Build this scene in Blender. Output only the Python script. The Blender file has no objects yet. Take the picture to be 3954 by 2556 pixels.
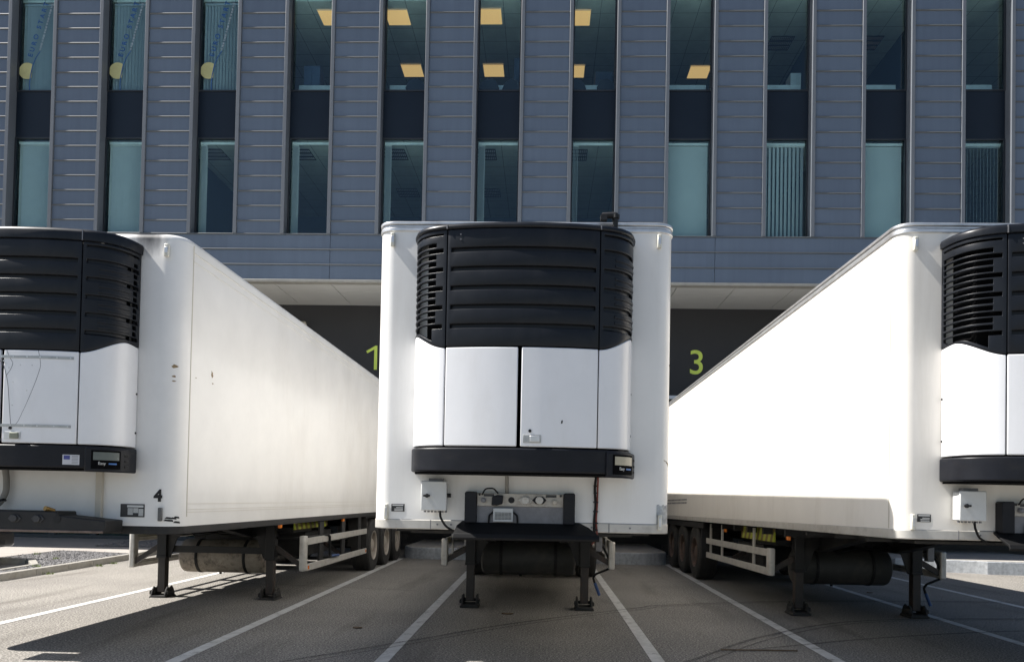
import bpy, math, random
from mathutils import Vector, Matrix
R_ = math.radians
random.seed(7)
scene = bpy.context.scene
COL = scene.collection

# ------------------------------------------------------------------ camera
cam_d = bpy.data.cameras.new("camera")
cam = bpy.data.objects.new("camera", cam_d)
COL.objects.link(cam)
scene.camera = cam
yaw, pitch, roll = 0.0392, 0.0223, 0.0194
F = Vector((-math.sin(yaw)*math.cos(pitch), math.cos(yaw)*math.cos(pitch), math.sin(pitch)))
R0 = Vector((math.cos(yaw), math.sin(yaw), 0)); U0 = R0.cross(F)
RR = math.cos(roll)*R0 + math.sin(roll)*U0
UU = -math.sin(roll)*R0 + math.cos(roll)*U0
m = Matrix((RR, UU, -F)).transposed().to_4x4()
m.translation = Vector((0, 0, 1.5))
cam.matrix_world = m
cam_d.sensor_fit = 'HORIZONTAL'; cam_d.sensor_width = 36
cam_d.lens = 28.0
cam_d.shift_y = 0.1465
cam_d.clip_start = 0.1; cam_d.clip_end = 3000

# ------------------------------------------------------------------ light
SUN = Vector((0.625, 0.032, -0.765)).normalized()      # direction of travel
wd = bpy.data.worlds.new("World"); scene.world = wd; wd.use_nodes = True
nt = wd.node_tree; bg = nt.nodes['Background']
sky = nt.nodes.new('ShaderNodeTexSky'); sky.sky_type = 'NISHITA'; sky.sun_disc = False
sky.sun_elevation = math.asin(-SUN.z)
sky.sun_rotation = math.atan2(-SUN.x, -SUN.y) % (2*math.pi)
sky.air_density = 1.0; sky.dust_density = 1.0; sky.ozone_density = 1.2
nt.links.new(sky.outputs[0], bg.inputs[0]); bg.inputs[1].default_value = 0.058
sl = bpy.data.lights.new("sun", 'SUN'); sl.energy = 5.0; sl.angle = R_(0.53); sl.color = (1.0, 0.962, 0.91)
so = bpy.data.objects.new("sun", sl); COL.objects.link(so)
so.rotation_euler = SUN.to_track_quat('-Z', 'Y').to_euler(); so.location = (-20, 0, 30)
vs = scene.view_settings
scene.display_settings.display_device = 'sRGB'
vs.view_transform = 'Standard'; vs.look = 'None'; vs.gamma = 1; vs.use_curve_mapping = False
vs.exposure = 1.05
scene.cycles.max_bounces = 10; scene.cycles.diffuse_bounces = 5
scene.cycles.transparent_max_bounces = 16
scene.cycles.sample_clamp_indirect = 6

# ------------------------------------------------------------------ materials
MATS = {}
def nodes_of(name):
    mt = bpy.data.materials.new(name); mt.use_nodes = True
    t = mt.node_tree; b = t.nodes['Principled BSDF']
    return mt, t, b
def coords(t, scale=(1, 1, 1)):
    tc = t.nodes.new('ShaderNodeTexCoord'); mp = t.nodes.new('ShaderNodeMapping')
    mp.inputs['Scale'].default_value = scale
    t.links.new(tc.outputs['Object'], mp.inputs['Vector'])
    return mp.outputs['Vector']
def noise(t, vec, scale, detail=4, rough=.6):
    n = t.nodes.new('ShaderNodeTexNoise'); n.inputs['Scale'].default_value = scale
    n.inputs['Detail'].default_value = detail; n.inputs['Roughness'].default_value = rough
    t.links.new(vec, n.inputs['Vector']); return n.outputs['Fac']
def ramp(t, fac, stops):
    r = t.nodes.new('ShaderNodeValToRGB'); e = r.color_ramp.elements
    while len(e) < len(stops): e.new(.5)
    for k, (p, c) in zip(e, stops):
        k.position = p; k.color = (*c, 1) if len(c) == 3 else c
    t.links.new(fac, r.inputs[0]); return r.outputs[0]
def mixc(t, fac, a, b, mode='MIX'):
    mx = t.nodes.new('ShaderNodeMix'); mx.data_type = 'RGBA'; mx.blend_type = mode
    for s, v in ((0, fac), (6, a), (7, b)):
        if hasattr(v, 'is_linked') or hasattr(v, 'links'): t.links.new(v, mx.inputs[s])
        elif isinstance(v, (int, float)): mx.inputs[s].default_value = v
        else: mx.inputs[s].default_value = (*v, 1)
    return mx.outputs[2]
def bump(t, b, h, strength, dist=.01):
    n = t.nodes.new('ShaderNodeBump'); n.inputs['Strength'].default_value = strength
    n.inputs['Distance'].default_value = dist
    t.links.new(h, n.inputs['Height']); t.links.new(n.outputs[0], b.inputs['Normal'])
def mul(c, k): return tuple(min(1, x*k) for x in c)

def M(name, col, rough=.5, metal=0., var=.12, scale=5., bmp=0., bscale=60., dirt=None, dirt_amt=.5, dscale=(3, 3, 3), coat=0., spec=.5):
    if name in MATS: return MATS[name]
    mt, t, b = nodes_of(name)
    v = coords(t)
    f = noise(t, v, scale, 5, .65)
    c = ramp(t, f, [(.3, mul(col, 1-var)), (.7, mul(col, 1+var))])
    if dirt:
        d = noise(t, coords(t, dscale), 1.0, 6, .7)
        dm = ramp(t, d, [(.5, (0, 0, 0)), (.72, (dirt_amt,)*3)])
        c = mixc(t, dm, c, dirt)
    t.links.new(c, b.inputs['Base Color'])
    b.inputs['Metallic'].default_value = metal
    b.inputs['Specular IOR Level'].default_value = spec
    b.inputs['Coat Weight'].default_value = coat
    rr = t.nodes.new('ShaderNodeMapRange'); rr.inputs[3].default_value = max(.03, rough-.08); rr.inputs[4].default_value = min(1, rough+.1)
    t.links.new(f, rr.inputs[0]); t.links.new(rr.outputs[0], b.inputs['Roughness'])
    if bmp: bump(t, b, noise(t, v, bscale, 3), bmp, .004)
    MATS[name] = mt; return mt

white = M('white_gelcoat', (.80, .79, .765), .32, var=.035, scale=1.6, dirt=(.52, .48, .42), dirt_amt=.2, dscale=(5, 5, .55), bmp=.03, bscale=3, coat=.15)
white_cream = M('white_gelcoat_cream', (.80, .765, .705), .34, var=.035, scale=1.6, dirt=(.5, .45, .37), dirt_amt=.25, dscale=(5, 2.5, .5), bmp=.03, bscale=3, coat=.15)
white_old = M('white_gelcoat_worn', (.78, .765, .735), .36, var=.05, scale=1.8, dirt=(.48, .44, .38), dirt_amt=.2, dscale=(1.1, 1.1, .5), bmp=.04, bscale=3, coat=.1)
white_unit = M('white_unit_plastic', (.79, .79, .80), .3, var=.03, scale=2, dirt=(.55, .52, .48), dirt_amt=.16, dscale=(4, 4, 1.2), coat=.25)
def soot(mt, cx, cz, rx, rz):
    t = mt.node_tree; b = t.nodes['Principled BSDF']; src = b.inputs['Base Color'].links[0].from_socket
    mp = coords(t, (1/rx, 1/.6, 1/rz)); mp.node.inputs['Location'].default_value = (-cx/rx, 0, -cz/rz)
    ln = t.nodes.new('ShaderNodeVectorMath'); ln.operation = 'LENGTH'; t.links.new(mp, ln.inputs[0])
    ad = t.nodes.new('ShaderNodeMath'); ad.operation = 'MULTIPLY_ADD'; t.links.new(noise(t, coords(t, (9, 9, 3)), 1.5, 5), ad.inputs[0]); ad.inputs[1].default_value = .5; t.links.new(ln.outputs['Value'], ad.inputs[2])
    f = ramp(t, ad.outputs[0], [(.45, (.95,)*3), (.7, (.6,)*3), (1.0, (0, 0, 0))])
    t.links.new(mixc(t, f, src, (.035, .034, .034)), b.inputs['Base Color'])
soot(white_old, .96, 3.93, .28, .34)
plate_paint = M('plate_black_paint', (.008, .008, .0085), .65, var=.2, spec=.2)
black_pl = M('black_plastic', (.009, .0105, .014), .36, var=.18, scale=4, bmp=.05, bscale=180, dirt=(.03, .03, .032), dirt_amt=.35, dscale=(3, 3, 1.5), spec=.28)
black_in = M('black_interior', (.003, .003, .0035), .9, var=.1, spec=.1)
band_bl = M('band_black', (.009, .010, .014), .42, var=.2, scale=5, dirt=(.03, .028, .026), dirt_amt=.4, dscale=(2, 2, 6), spec=.24)
alu = M('aluminium', (.62, .62, .62), .36, .75, var=.1, scale=9, dirt=(.35, .32, .28), dirt_amt=.4, dscale=(5, 5, 9))
alu_dull = M('aluminium_dull', (.52, .50, .46), .5, .35, var=.1, scale=7, dirt=(.25, .22, .18), dirt_amt=.5, dscale=(5, 5, 5))
trim_cream = M('trim_cream', (.50, .46, .39), .5, var=.08)
chassis = M('chassis_black', (.008, .008, .0085), .6, var=.3, scale=4, dirt=(.04, .034, .027), dirt_amt=.5, dscale=(4, 4, 2))
leg_rust = M('leg_inner', (.028, .022, .019), .55, var=.35, scale=9, dirt=(.08, .042, .026), dirt_amt=.7, dscale=(9, 9, 3))
tank_dark = M('tank_dark', (.04, .04, .038), .6, var=.2, scale=6, dirt=(.10, .085, .065), dirt_amt=.5)
tank_rust = M('tank_rusty', (.36, .31, .25), .6, var=.25, scale=7, dirt=(.06, .045, .035), dirt_amt=.95, dscale=(9, 9, 8))
rubber = M('tyre_rubber', (.022, .021, .02), .8, var=.3, scale=8, bmp=.2, bscale=40, dirt=(.07, .06, .05), dirt_amt=.4)
rim_pale = M('rim_pale', (.40, .36, .31), .5, .2, var=.15, dirt=(.2, .13, .08), dirt_amt=.5)
rim_rust = M('rim_rusty', (.10, .07, .055), .65, .1, var=.3, scale=9, dirt=(.2, .11, .07), dirt_amt=.7, dscale=(9, 9, 9))
amber = M('amber_lens', (.75, .20, .02), .25, var=.05)
lens_white = M('lens_white', (.62, .60, .52), .3, var=.15, scale=40)
lens_dark = M('lens_dark', (.10, .10, .10), .3, var=.15, scale=40)
grey_box = M('grey_box', (.56, .57, .56), .45, var=.06, dirt=(.35, .32, .28), dirt_amt=.3, dscale=(9, 9, 6))
conn_plate = M('connector_plate', (.46, .43, .38), .5, .2, var=.12, scale=9, dirt=(.2, .16, .12), dirt_amt=.6, dscale=(9, 9, 14))
steel_grey = M('steel_grey', (.20, .20, .21), .5, .3, var=.2, scale=8, dirt=(.09, .08, .07), dirt_amt=.5, dscale=(7, 7, 3))
strip_met = M('repair_strip', (.42, .42, .41), .4, .7, var=.15, scale=20)
plate_bl = M('plate_black', (.02, .02, .022), .4)
ink_w = M('ink_white', (.6, .6, .58), .5, var=.05)
ink_b = M('ink_black', (.013, .013, .014), .5, spec=.3)
crack_m = M('crack_dark', (.10, .10, .12), .8)
chip_m = M('chip_brown', (.25, .18, .10), .8, var=.4, scale=60)
hose_bl = M('hose_black', (.008, .008, .008), .6, spec=.25)
hose_gr = M('hose_grey', (.22, .21, .19), .6)
cable_rd = M('cable_red', (.16, .03, .02), .6)
blue_grip = M('blue_grip', (.02, .055, .16), .5)
lcd = M('lcd_beige', (.42, .38, .28), .3)
lcd_dim = M('lcd_dim', (.11, .125, .115), .25)
blue_ink = M('blue_ink', (.05, .15, .4), .5)
concrete = M('concrete', (.36, .34, .31), .85, var=.12, scale=6, bmp=.15, bscale=60, dirt=(.22, .2, .17), dirt_amt=.5, dscale=(1.5, 1.5, 1.5))
galv = M('galvanised_steel', (.40, .42, .44), .45, .45, var=.25, scale=14, dirt=(.62, .63, .64), dirt_amt=.5, dscale=(7, 7, 3))
kerb_m = M('kerb_concrete', (.30, .285, .255), .9, var=.15, scale=8, bmp=.2, bscale=80, dirt=(.2, .18, .14), dirt_amt=.5)
post_m = M('bollard_paint', (.62, .61, .56), .5, var=.06)
# building
clad = M('cladding_bluegrey', (.112, .145, .198), .45, .0, var=.06, scale=.35, bmp=.02, bscale=2)
def panel_tone(mt, px, pz, z0, amt):
    t = mt.node_tree; b = t.nodes['Principled BSDF']; src = b.inputs['Base Color'].links[0].from_socket
    mp = coords(t, (1/px, 0, 1/pz)); mp.node.inputs['Location'].default_value = (.37, 0, -z0/pz)
    fl = t.nodes.new('ShaderNodeVectorMath'); fl.operation = 'FLOOR'; t.links.new(mp, fl.inputs[0])
    wn = t.nodes.new('ShaderNodeTexWhiteNoise'); t.links.new(fl.outputs[0], wn.inputs['Vector'])
    c = ramp(t, wn.outputs['Value'], [(0, (1-amt,)*3), (1, (1+amt, 1+amt*.9, 1+amt*.7))])
    st = ramp(t, noise(t, coords(t, (7, 1, .25)), 1.0, 4), [(.3, (.93, .93, .94)), (.7, (1.05, 1.05, 1.04))])
    t.links.new(mixc(t, 1.0, mixc(t, 1.0, src, c, 'MULTIPLY'), st, 'MULTIPLY'), b.inputs['Base Color'])
panel_tone(clad, 2.279, .36, 7.69, .055)
fin_m = M('fin_metal', (.138, .152, .172), .45, .0, var=.05, scale=1)
rib_m = M('rib_metal', (.10, .112, .122), .45, .0, var=.06, scale=2)
frame_m = M('frame_dark', (.018, .022, .028), .4, var=.1)
spand = M('spandrel_glass', (.008, .014, .024), .4, var=.1, scale=1, spec=.3)
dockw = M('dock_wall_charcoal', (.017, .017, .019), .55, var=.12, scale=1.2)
soff = M('soffit_panel', (.42, .42, .40), .6, var=.05, scale=1)
lime = M('lime_paint', (.60, .74, .12), .55, var=.05)
w_paint = M('white_trim', (.7, .71, .74), .5, var=.04)
room_w = M('office_wall', (.07, .11, .18), .8, var=.08, scale=1)
room_f = M('office_floor', (.08, .09, .10), .9)
blind_w = M('blind_white', (.50, .51, .51), .7, var=.04)
blind_g = M('blind_grey', (.33, .36, .38), .7, var=.05)
roller = M('roller_blind', (.47, .48, .47), .75, var=.05, scale=1.2)
sill_w = M('window_board', (.70, .72, .72), .5)
chair_m = M('chair_fabric', (.02, .022, .03), .8)
cab_m = M('cabinet_white', (.50, .53, .55), .5)
cab_b = M('cabinet_blue', (.05, .08, .14), .5)
stick_y = M('sticker_yellow', (.52, .50, .24), .6)
stick_b = M('sticker_blue', (.015, .085, .26), .5)
stick_p = M('sticker_pale', (.26, .32, .36), .6)
stone_a = M('gravel_stone', (.17, .165, .165), .9, var=.6, scale=16)
weed = M('weed_green', (.10, .13, .03), .8, var=.3)
car_paint = M('car_paint_dark', (.03, .03, .033), .22, .4, var=.05, coat=.8)
car_trim = M('car_bumper_grey', (.025, .024, .023), .3, .2, var=.08, coat=.5)
car_glass = M('car_glass', (.01, .012, .014), .08, var=.05)
red_lens = M('red_lens', (.35, .02, .02), .2)
wood = M('twig_wood', (.12, .08, .05), .8, var=.3)

def emis(name, col, s):
    mt, t, b = nodes_of(name)
    b.inputs['Base Color'].default_value = (*col, 1); b.inputs['Roughness'].default_value = .6
    b.inputs['Emission Color'].default_value = (*col, 1); b.inputs['Emission Strength'].default_value = s
    return mt
lit_m = emis('lit_diffuser', (1.0, .56, .21), .32)
tube_m = M('louvre_bright', (.62, .58, .54), .4, .3)

def glass_mat(name, tint, refl=.08):
    mt, t, b = nodes_of(name)
    t.nodes.remove(b)
    out = [n for n in t.nodes if n.type == 'OUTPUT_MATERIAL'][0]
    tr = t.nodes.new('ShaderNodeBsdfTransparent'); tr.inputs[0].default_value = (*tint, 1)
    gl = t.nodes.new('ShaderNodeBsdfGlossy'); gl.inputs['Roughness'].default_value = .03
    gl.inputs[0].default_value = (.75, .92, 1, 1)
    fr = t.nodes.new('ShaderNodeFresnel'); fr.inputs[0].default_value = 1.62
    mx = t.nodes.new('ShaderNodeMixShader')
    ge = t.nodes.new('ShaderNodeNewGeometry'); fb = t.nodes.new('ShaderNodeMath'); fb.operation = 'SUBTRACT'; fb.use_clamp = True
    t.links.new(fr.outputs[0], fb.inputs[0]); t.links.new(ge.outputs['Backfacing'], fb.inputs[1])      # only the outer face reflects
    t.links.new(fb.outputs[0], mx.inputs[0]); t.links.new(tr.outputs[0], mx.inputs[1]); t.links.new(gl.outputs[0], mx.inputs[2])
    t.links.new(mx.outputs[0], out.inputs[0])
    return mt
glass = glass_mat('window_glass', (.86, .96, .965))
glass_g = glass_mat('storefront_glass', (.62, .74, .70))

def asphalt_mat():
    mt, t, b = nodes_of('asphalt')
    v = coords(t)
    fine = noise(t, v, 52, 5, .8)
    mid = noise(t, v, 22, 3, .6)
    big = noise(t, v, .45, 4, .6)
    base = ramp(t, fine, [(.33, (.03, .0295, .029)), (.44, (.117, .112, .104)), (.54, (.283, .270, .250)), (.66, (.64, .615, .575))])
    base = mixc(t, 1.0, base, ramp(t, mid, [(.3, (.86,)*3), (.7, (1.12, 1.1, 1.08))]), 'MULTIPLY')
    base = mixc(t, 1.0, base, ramp(t, big, [(.3, (.82, .81, .80)), (.68, (1.1, 1.09, 1.06))]), 'MULTIPLY')
    # worn oil-dark patches stretched along the parking bays
    st = noise(t, coords(t, (1.5, .18, 1)), 1.3, 5, .6)
    base = mixc(t, ramp(t, st, [(.54, (0, 0, 0)), (.74, (.55,)*3)]), base, (.075, .066, .055))
    t.links.new(base, b.inputs['Base Color'])
    b.inputs['Roughness'].default_value = .88; b.inputs['Specular IOR Level'].default_value = .25
    bump(t, b, fine, .22, .008)
    return mt
asphalt = asphalt_mat()
def line_mat():
    mt, t, b = nodes_of('worn_line_paint')
    v = coords(t)
    fine = noise(t, v, 70, 5, .75); wear = noise(t, v, 3.5, 5, .7)
    pap = ramp(t, noise(t, v, 9, 4), [(.3, (.50, .49, .46)), (.7, (.66, .65, .62))])
    s = t.nodes.new('ShaderNodeMath'); s.operation = 'MULTIPLY_ADD'
    t.links.new(fine, s.inputs[0]); s.inputs[1].default_value = .6; t.links.new(wear, s.inputs[2])
    c = mixc(t, ramp(t, s.outputs[0], [(.86, (0, 0, 0)), (.98, (.85,)*3)]), pap, (.2, .19, .17))
    t.links.new(c, b.inputs['Base Color']); b.inputs['Roughness'].default_value = .75
    bump(t, b, fine, .35, .01)
    return mt
line_m = line_mat()
def skid_mat():
    mt, t, b = nodes_of('tyre_mark')
    out = [n for n in t.nodes if n.type == 'OUTPUT_MATERIAL'][0]
    v = coords(t)
    b.inputs['Base Color'].default_value = (.03, .03, .03, 1); b.inputs['Roughness'].default_value = .8
    tr = t.nodes.new('ShaderNodeBsdfTransparent'); mx = t.nodes.new('ShaderNodeMixShader')
    f = ramp(t, noise(t, v, 45, 5, .8), [(.34, (0, 0, 0)), (.60, (.62,)*3)])
    t.links.new(f, mx.inputs[0]); t.links.new(tr.outputs[0], mx.inputs[1]); t.links.new(b.outputs[0], mx.inputs[2])
    t.links.new(mx.outputs[0], out.inputs[0])
    return mt
skid_m = skid_mat()
def hazard_mat():
    mt, t, b = nodes_of('hazard_chevrons')
    tc = t.nodes.new('ShaderNodeTexCoord'); sx = t.nodes.new('ShaderNodeSeparateXYZ')
    t.links.new(tc.outputs['Object'], sx.inputs[0])
    a = t.nodes.new('ShaderNodeMath'); a.operation = 'MULTIPLY_ADD'
    t.links.new(sx.outputs[2], a.inputs[0]); a.inputs[1].default_value = .6; t.links.new(sx.outputs[1], a.inputs[2])
    d = t.nodes.new('ShaderNodeMath'); d.operation = 'MULTIPLY'; t.links.new(a.outputs[0], d.inputs[0]); d.inputs[1].default_value = 4.4
    fr = t.nodes.new('ShaderNodeMath'); fr.operation = 'FRACT'; t.links.new(d.outputs[0], fr.inputs[0])
    g = t.nodes.new('ShaderNodeMath'); g.operation = 'GREATER_THAN'; t.links.new(fr.outputs[0], g.inputs[0]); g.inputs[1].default_value = .5
    t.links.new(mixc(t, g.outputs[0], (.42, .46, .03), (.17, .12, .03)), b.inputs['Base Color'])
    b.inputs['Roughness'].default_value = .5
    return mt
hazard = hazard_mat()
def tile_mat(name, col, line, sx, sy, lw=.02, rough=.8, axes=(0, 1)):
    mt, t, b = nodes_of(name)
    tc = t.nodes.new('ShaderNodeTexCoord'); sp = t.nodes.new('ShaderNodeSeparateXYZ')
    t.links.new(tc.outputs['Object'], sp.inputs[0])
    outs = []
    for ax, s in ((axes[0], sx), (axes[1], sy)):
        d = t.nodes.new('ShaderNodeMath'); d.operation = 'DIVIDE'; t.links.new(sp.outputs[ax], d.inputs[0]); d.inputs[1].default_value = s
        fr = t.nodes.new('ShaderNodeMath'); fr.operation = 'FRACT'; t.links.new(d.outputs[0], fr.inputs[0])
        l = t.nodes.new('ShaderNodeMath'); l.operation = 'LESS_THAN'; t.links.new(fr.outputs[0], l.inputs[0]); l.inputs[1].default_value = lw/s
        outs.append(l.outputs[0])
    mx = t.nodes.new('ShaderNodeMath'); mx.operation = 'MAXIMUM'; t.links.new(outs[0], mx.inputs[0]); t.links.new(outs[1], mx.inputs[1])
    c = ramp(t, noise(t, coords(t), 3, 5, .7), [(.3, mul(col, .88)), (.7, mul(col, 1.1))])
    t.links.new(mixc(t, mx.outputs[0], c, line), b.inputs['Base Color']); b.inputs['Roughness'].default_value = rough
    return mt
ceil_m = tile_mat('ceiling_tiles', (.58, .62, .58), (.2, .22, .22), .6, .6, .015)
paving = tile_mat('paving_slabs', (.36, .33, .30), (.22, .2, .18), .4, .2, .012)

# ------------------------------------------------------------------ mesh helpers
class MB:
    def __init__(s): s.v = []; s.f = []
    def add(s, vs, fs):
        o = len(s.v); s.v += [tuple(p) for p in vs]; s.f += [tuple(i+o for i in q) for q in fs]; return s
    def box(s, x0, x1, y0, y1, z0, z1):
        v = [(x, y, z) for z in (z0, z1) for y in (y0, y1) for x in (x0, x1)]
        return s.add(v, [(0, 2, 3, 1), (4, 5, 7, 6), (0, 1, 5, 4), (2, 6, 7, 3), (0, 4, 6, 2), (1, 3, 7, 5)])
    def prism(s, poly, ax, a0, a1):
        # poly of 2D points in the plane of the two other axes (order x,y / x,z / y,z)
        def P(p, a): return {'z': (p[0], p[1], a), 'y': (p[0], a, p[1]), 'x': (a, p[0], p[1])}[ax]
        n = len(poly)
        v = [P(p, a0) for p in poly]+[P(p, a1) for p in poly]
        f = [tuple(range(n))[::-1], tuple(range(n, 2*n))]+[(i, (i+1) % n, n+(i+1) % n, n+i) for i in range(n)]
        return s.add(v, f)
    def cyl(s, p0, p1, r, n=16, r1=None, cap=True):
        p0, p1 = Vector(p0), Vector(p1); d = (p1-p0).normalized()
        a = d.orthogonal().normalized(); b = d.cross(a); r1 = r if r1 is None else r1
        v = []
        for p, q in ((p0, r), (p1, r1)):
            v += [p+q*(math.cos(2*math.pi*i/n)*a+math.sin(2*math.pi*i/n)*b) for i in range(n)]
        f = [(i, (i+1) % n, n+(i+1) % n, n+i) for i in range(n)]
        if cap: f += [tuple(range(n))[::-1], tuple(range(n, 2*n))]
        return s.add(v, f)
    def lathe(s, prof, org, axis, n=32):
        org = Vector(org); d = Vector(axis).normalized(); a = d.orthogonal().normalized(); b = d.cross(a)
        v = []; k = len(prof)
        for i in range(n):
            t = 2*math.pi*i/n; e = math.cos(t)*a+math.sin(t)*b
            v += [org+r*e+h*d for r, h in prof]
        f = []
        for i in range(n):
            j = (i+1) % n
            f += [(i*k+q, i*k+q+1, j*k+q+1, j*k+q) for q in range(k-1)]
        return s.add(v, f)
    def tube(s, pts, r, n=8, cyclic=False):
        pts = [Vector(p) for p in pts]
        # rounded path
        q = [pts[0]]
        for i in range(1, len(pts)-1):
            a, b, c = pts[i-1], pts[i], pts[i+1]
            l = min((a-b).length, (c-b).length)*.35
            p0 = b+(a-b).normalized()*l; p1 = b+(c-b).normalized()*l
            for t in (0, .25, .5, .75, 1): q.append((1-t)**2*p0+2*t*(1-t)*b+t*t*p1)
        q.append(pts[-1]); v = []; prev = None
        for i, p in enumerate(q):
            d = (q[min(i+1, len(q)-1)]-q[max(i-1, 0)]).normalized()
            a = d.orthogonal().normalized() if prev is None else (prev-d*prev.dot(d)).normalized()
            prev = a; b = d.cross(a)
            v += [p+r*(math.cos(2*math.pi*k/n)*a+math.sin(2*math.pi*k/n)*b) for k in range(n)]
        f = []
        for i in range(len(q)-1):
            f += [(i*n+k, i*n+(k+1) % n, (i+1)*n+(k+1) % n, (i+1)*n+k) for k in range(n)]
        f += [tuple(range(n))[::-1], tuple(range((len(q)-1)*n, len(q)*n))]
        return s.add(v, f)
    def sheet(s, poly, z): return s.add([(x, y, z) for x, y in poly], [tuple(range(len(poly)))])
    def build(s, name, mat, parent=None, bevel=0, angle=38, solid=0, seg=2):
        me = bpy.data.meshes.new(name); me.from_pydata(s.v, [], s.f); me.update()
        import bmesh
        bm = bmesh.new(); bm.from_mesh(me); bmesh.ops.recalc_face_normals(bm, faces=bm.faces) if not solid else None
        bm.to_mesh(me); bm.free()
        for p in me.polygons: p.use_smooth = True
        me.set_sharp_from_angle(angle=R_(angle))
        me.materials.append(mat)
        o = bpy.data.objects.new(name, me); COL.objects.link(o)
        if parent: o.parent = parent
        if solid:
            sm = o.modifiers.new('solid', 'SOLIDIFY'); sm.thickness = solid; sm.offset = -1
        if bevel:
            bv = o.modifiers.new('bevel', 'BEVEL'); bv.width = bevel; bv.segments = seg; bv.limit_method = 'ANGLE'; bv.angle_limit = R_(40)
            bv.harden_normals = False
        return o

def tag(o, label=None, cat=None, group=None, kind=None):
    if label: o['label'] = label
    if cat: o['category'] = cat
    if group: o['group'] = group
    if kind: o['kind'] = kind
    return o
def empty(name, loc, rz=0):
    o = bpy.data.objects.new(name, None); o.empty_display_size = .3; o.location = loc; o.rotation_euler = (0, 0, rz)
    COL.objects.link(o); return o
def text(name, body, size, loc, mat, parent=None, rot=(math.pi/2, 0, 0), depth=.003, align='LEFT', bold=0, space=1.):
    cu = bpy.data.curves.new(name, 'FONT'); cu.body = body; cu.size = size; cu.extrude = depth; cu.align_x = align
    cu.offset = bold; cu.space_character = space
    tmp = bpy.data.objects.new(name+'_curve', cu); COL.objects.link(tmp)
    dg = bpy.context.evaluated_depsgraph_get()
    me = bpy.data.meshes.new_from_object(tmp.evaluated_get(dg)); me.name = name
    bpy.data.objects.remove(tmp); bpy.data.curves.remove(cu)
    me.transform(Matrix.LocRotScale(Vector(loc), __import__('mathutils').Euler(rot), None))
    me.materials.clear(); me.materials.append(mat)
    o = bpy.data.objects.new(name, me); COL.objects.link(o)
    if parent: o.parent = parent
    return o
def arc(cx, cy, r, a0, a1, n): return [(cx+r*math.cos(R_(a0+(a1-a0)*i/n)), cy+r*math.sin(R_(a0+(a1-a0)*i/n))) for i in range(n+1)]

# ------------------------------------------------------------------ ground
tag(MB().sheet([(-400, -400), (400, -400), (400, 500), (-400, 500)], 0).build('asphalt_yard', asphalt), 'pale grey coarse asphalt of the loading yard', 'asphalt yard', kind='structure')
tag(MB().sheet([(-400, -400), (400, -400), (400, 2.6), (-400, 2.6)], .004).build('bounce_ground', M('bounce_ground_tone', (.20, .195, .185), .85, var=.25, scale=12, bmp=.3, bscale=60)), 'unseen ground sheet added to set the bounce light', 'bounce sheet', kind='structure')  # unseen sheet, added and toned to control ground bounce onto the trailer fronts
def ribbon(mb, pts, w, z):
    pts = [Vector((p[0], p[1])) for p in pts]; v = []
    for i, p in enumerate(pts):
        d = (pts[min(i+1, len(pts)-1)]-pts[max(i-1, 0)]).normalized(); n = Vector((-d.y, d.x))*w/2
        v += [(p.x+n.x, p.y+n.y, z), (p.x-n.x, p.y-n.y, z)]
    mb.add(v, [(2*i, 2*i+1, 2*i+3, 2*i+2) for i in range(len(pts)-1)])
def spline(pts, n=10):
    out = []
    for i in range(len(pts)-1):
        p = [Vector((*pts[max(0, min(len(pts)-1, i+k))], 0)) for k in (-1, 0, 1, 2)]
        for j in range(n):
            t = j/n
            q = .5*((2*p[1])+(-p[0]+p[2])*t+(2*p[0]-5*p[1]+4*p[2]-p[3])*t*t+(-p[0]+3*p[1]-3*p[2]+p[3])*t**3)
            out.append((q.x, q.y))
    out.append(pts[-1]); return out
for x0, x1, lab in ((-6.03, -6.10, 'worn white bay line on the sunlit asphalt, leftmost'), (-3.26, -3.42, 'white bay line under the right edge of the trailer marked 4'),
               (-1.44, -1.50, 'white bay line left of the middle trailer'), (1.11, 1.13, 'white bay line right of the middle trailer'),
               (2.86, 3.0, 'white bay line along the left side of the right-hand trailer'), (5.33, 5.42, 'white bay line behind the right landing leg of the right-hand trailer'),
               (7.29, 7.4, 'white bay line at the far right, half in sunlight')):
    mb = MB(); ribbon(mb, [(x0-(x1-x0)*.5, 2.5), (x0, 7.5), (x1, 19.3)], .125, .004)
    tag(mb.build('parking_line', line_m), lab, 'road marking', 'painted bay lines', 'structure')
mb = MB()
A = spline([(-3.0, 6.2), (-1.44, 8.17), (-.3, 9.64), (1.33, 11.26), (1.82, 11.67), (4.19, 12.61), (7.5, 13.1)])
B = spline([(.2, 6.0), (1.39, 7.58), (2.54, 9.16), (4.14, 10.54), (6.57, 11.14), (9, 11.3)])
for pts in (A, B):
    ribbon(mb, pts, .05, .0085); ribbon(mb, [(x+.11, y-.08) for x, y in pts], .03, .0085)
ribbon(mb, spline([(2.2, 8.3), (4, 9.3), (6.2, 10.1), (8.5, 10.2)]), .05, .0085)
ribbon(mb, spline([(-5.2, 13.2), (-3.6, 13.0), (-2.0, 12.7)]), .03, .0085)
tag(mb.build('tyre_marks', skid_m), 'curved dark tyre marks sweeping across the bays', 'tyre marks', kind='structure')

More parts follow.
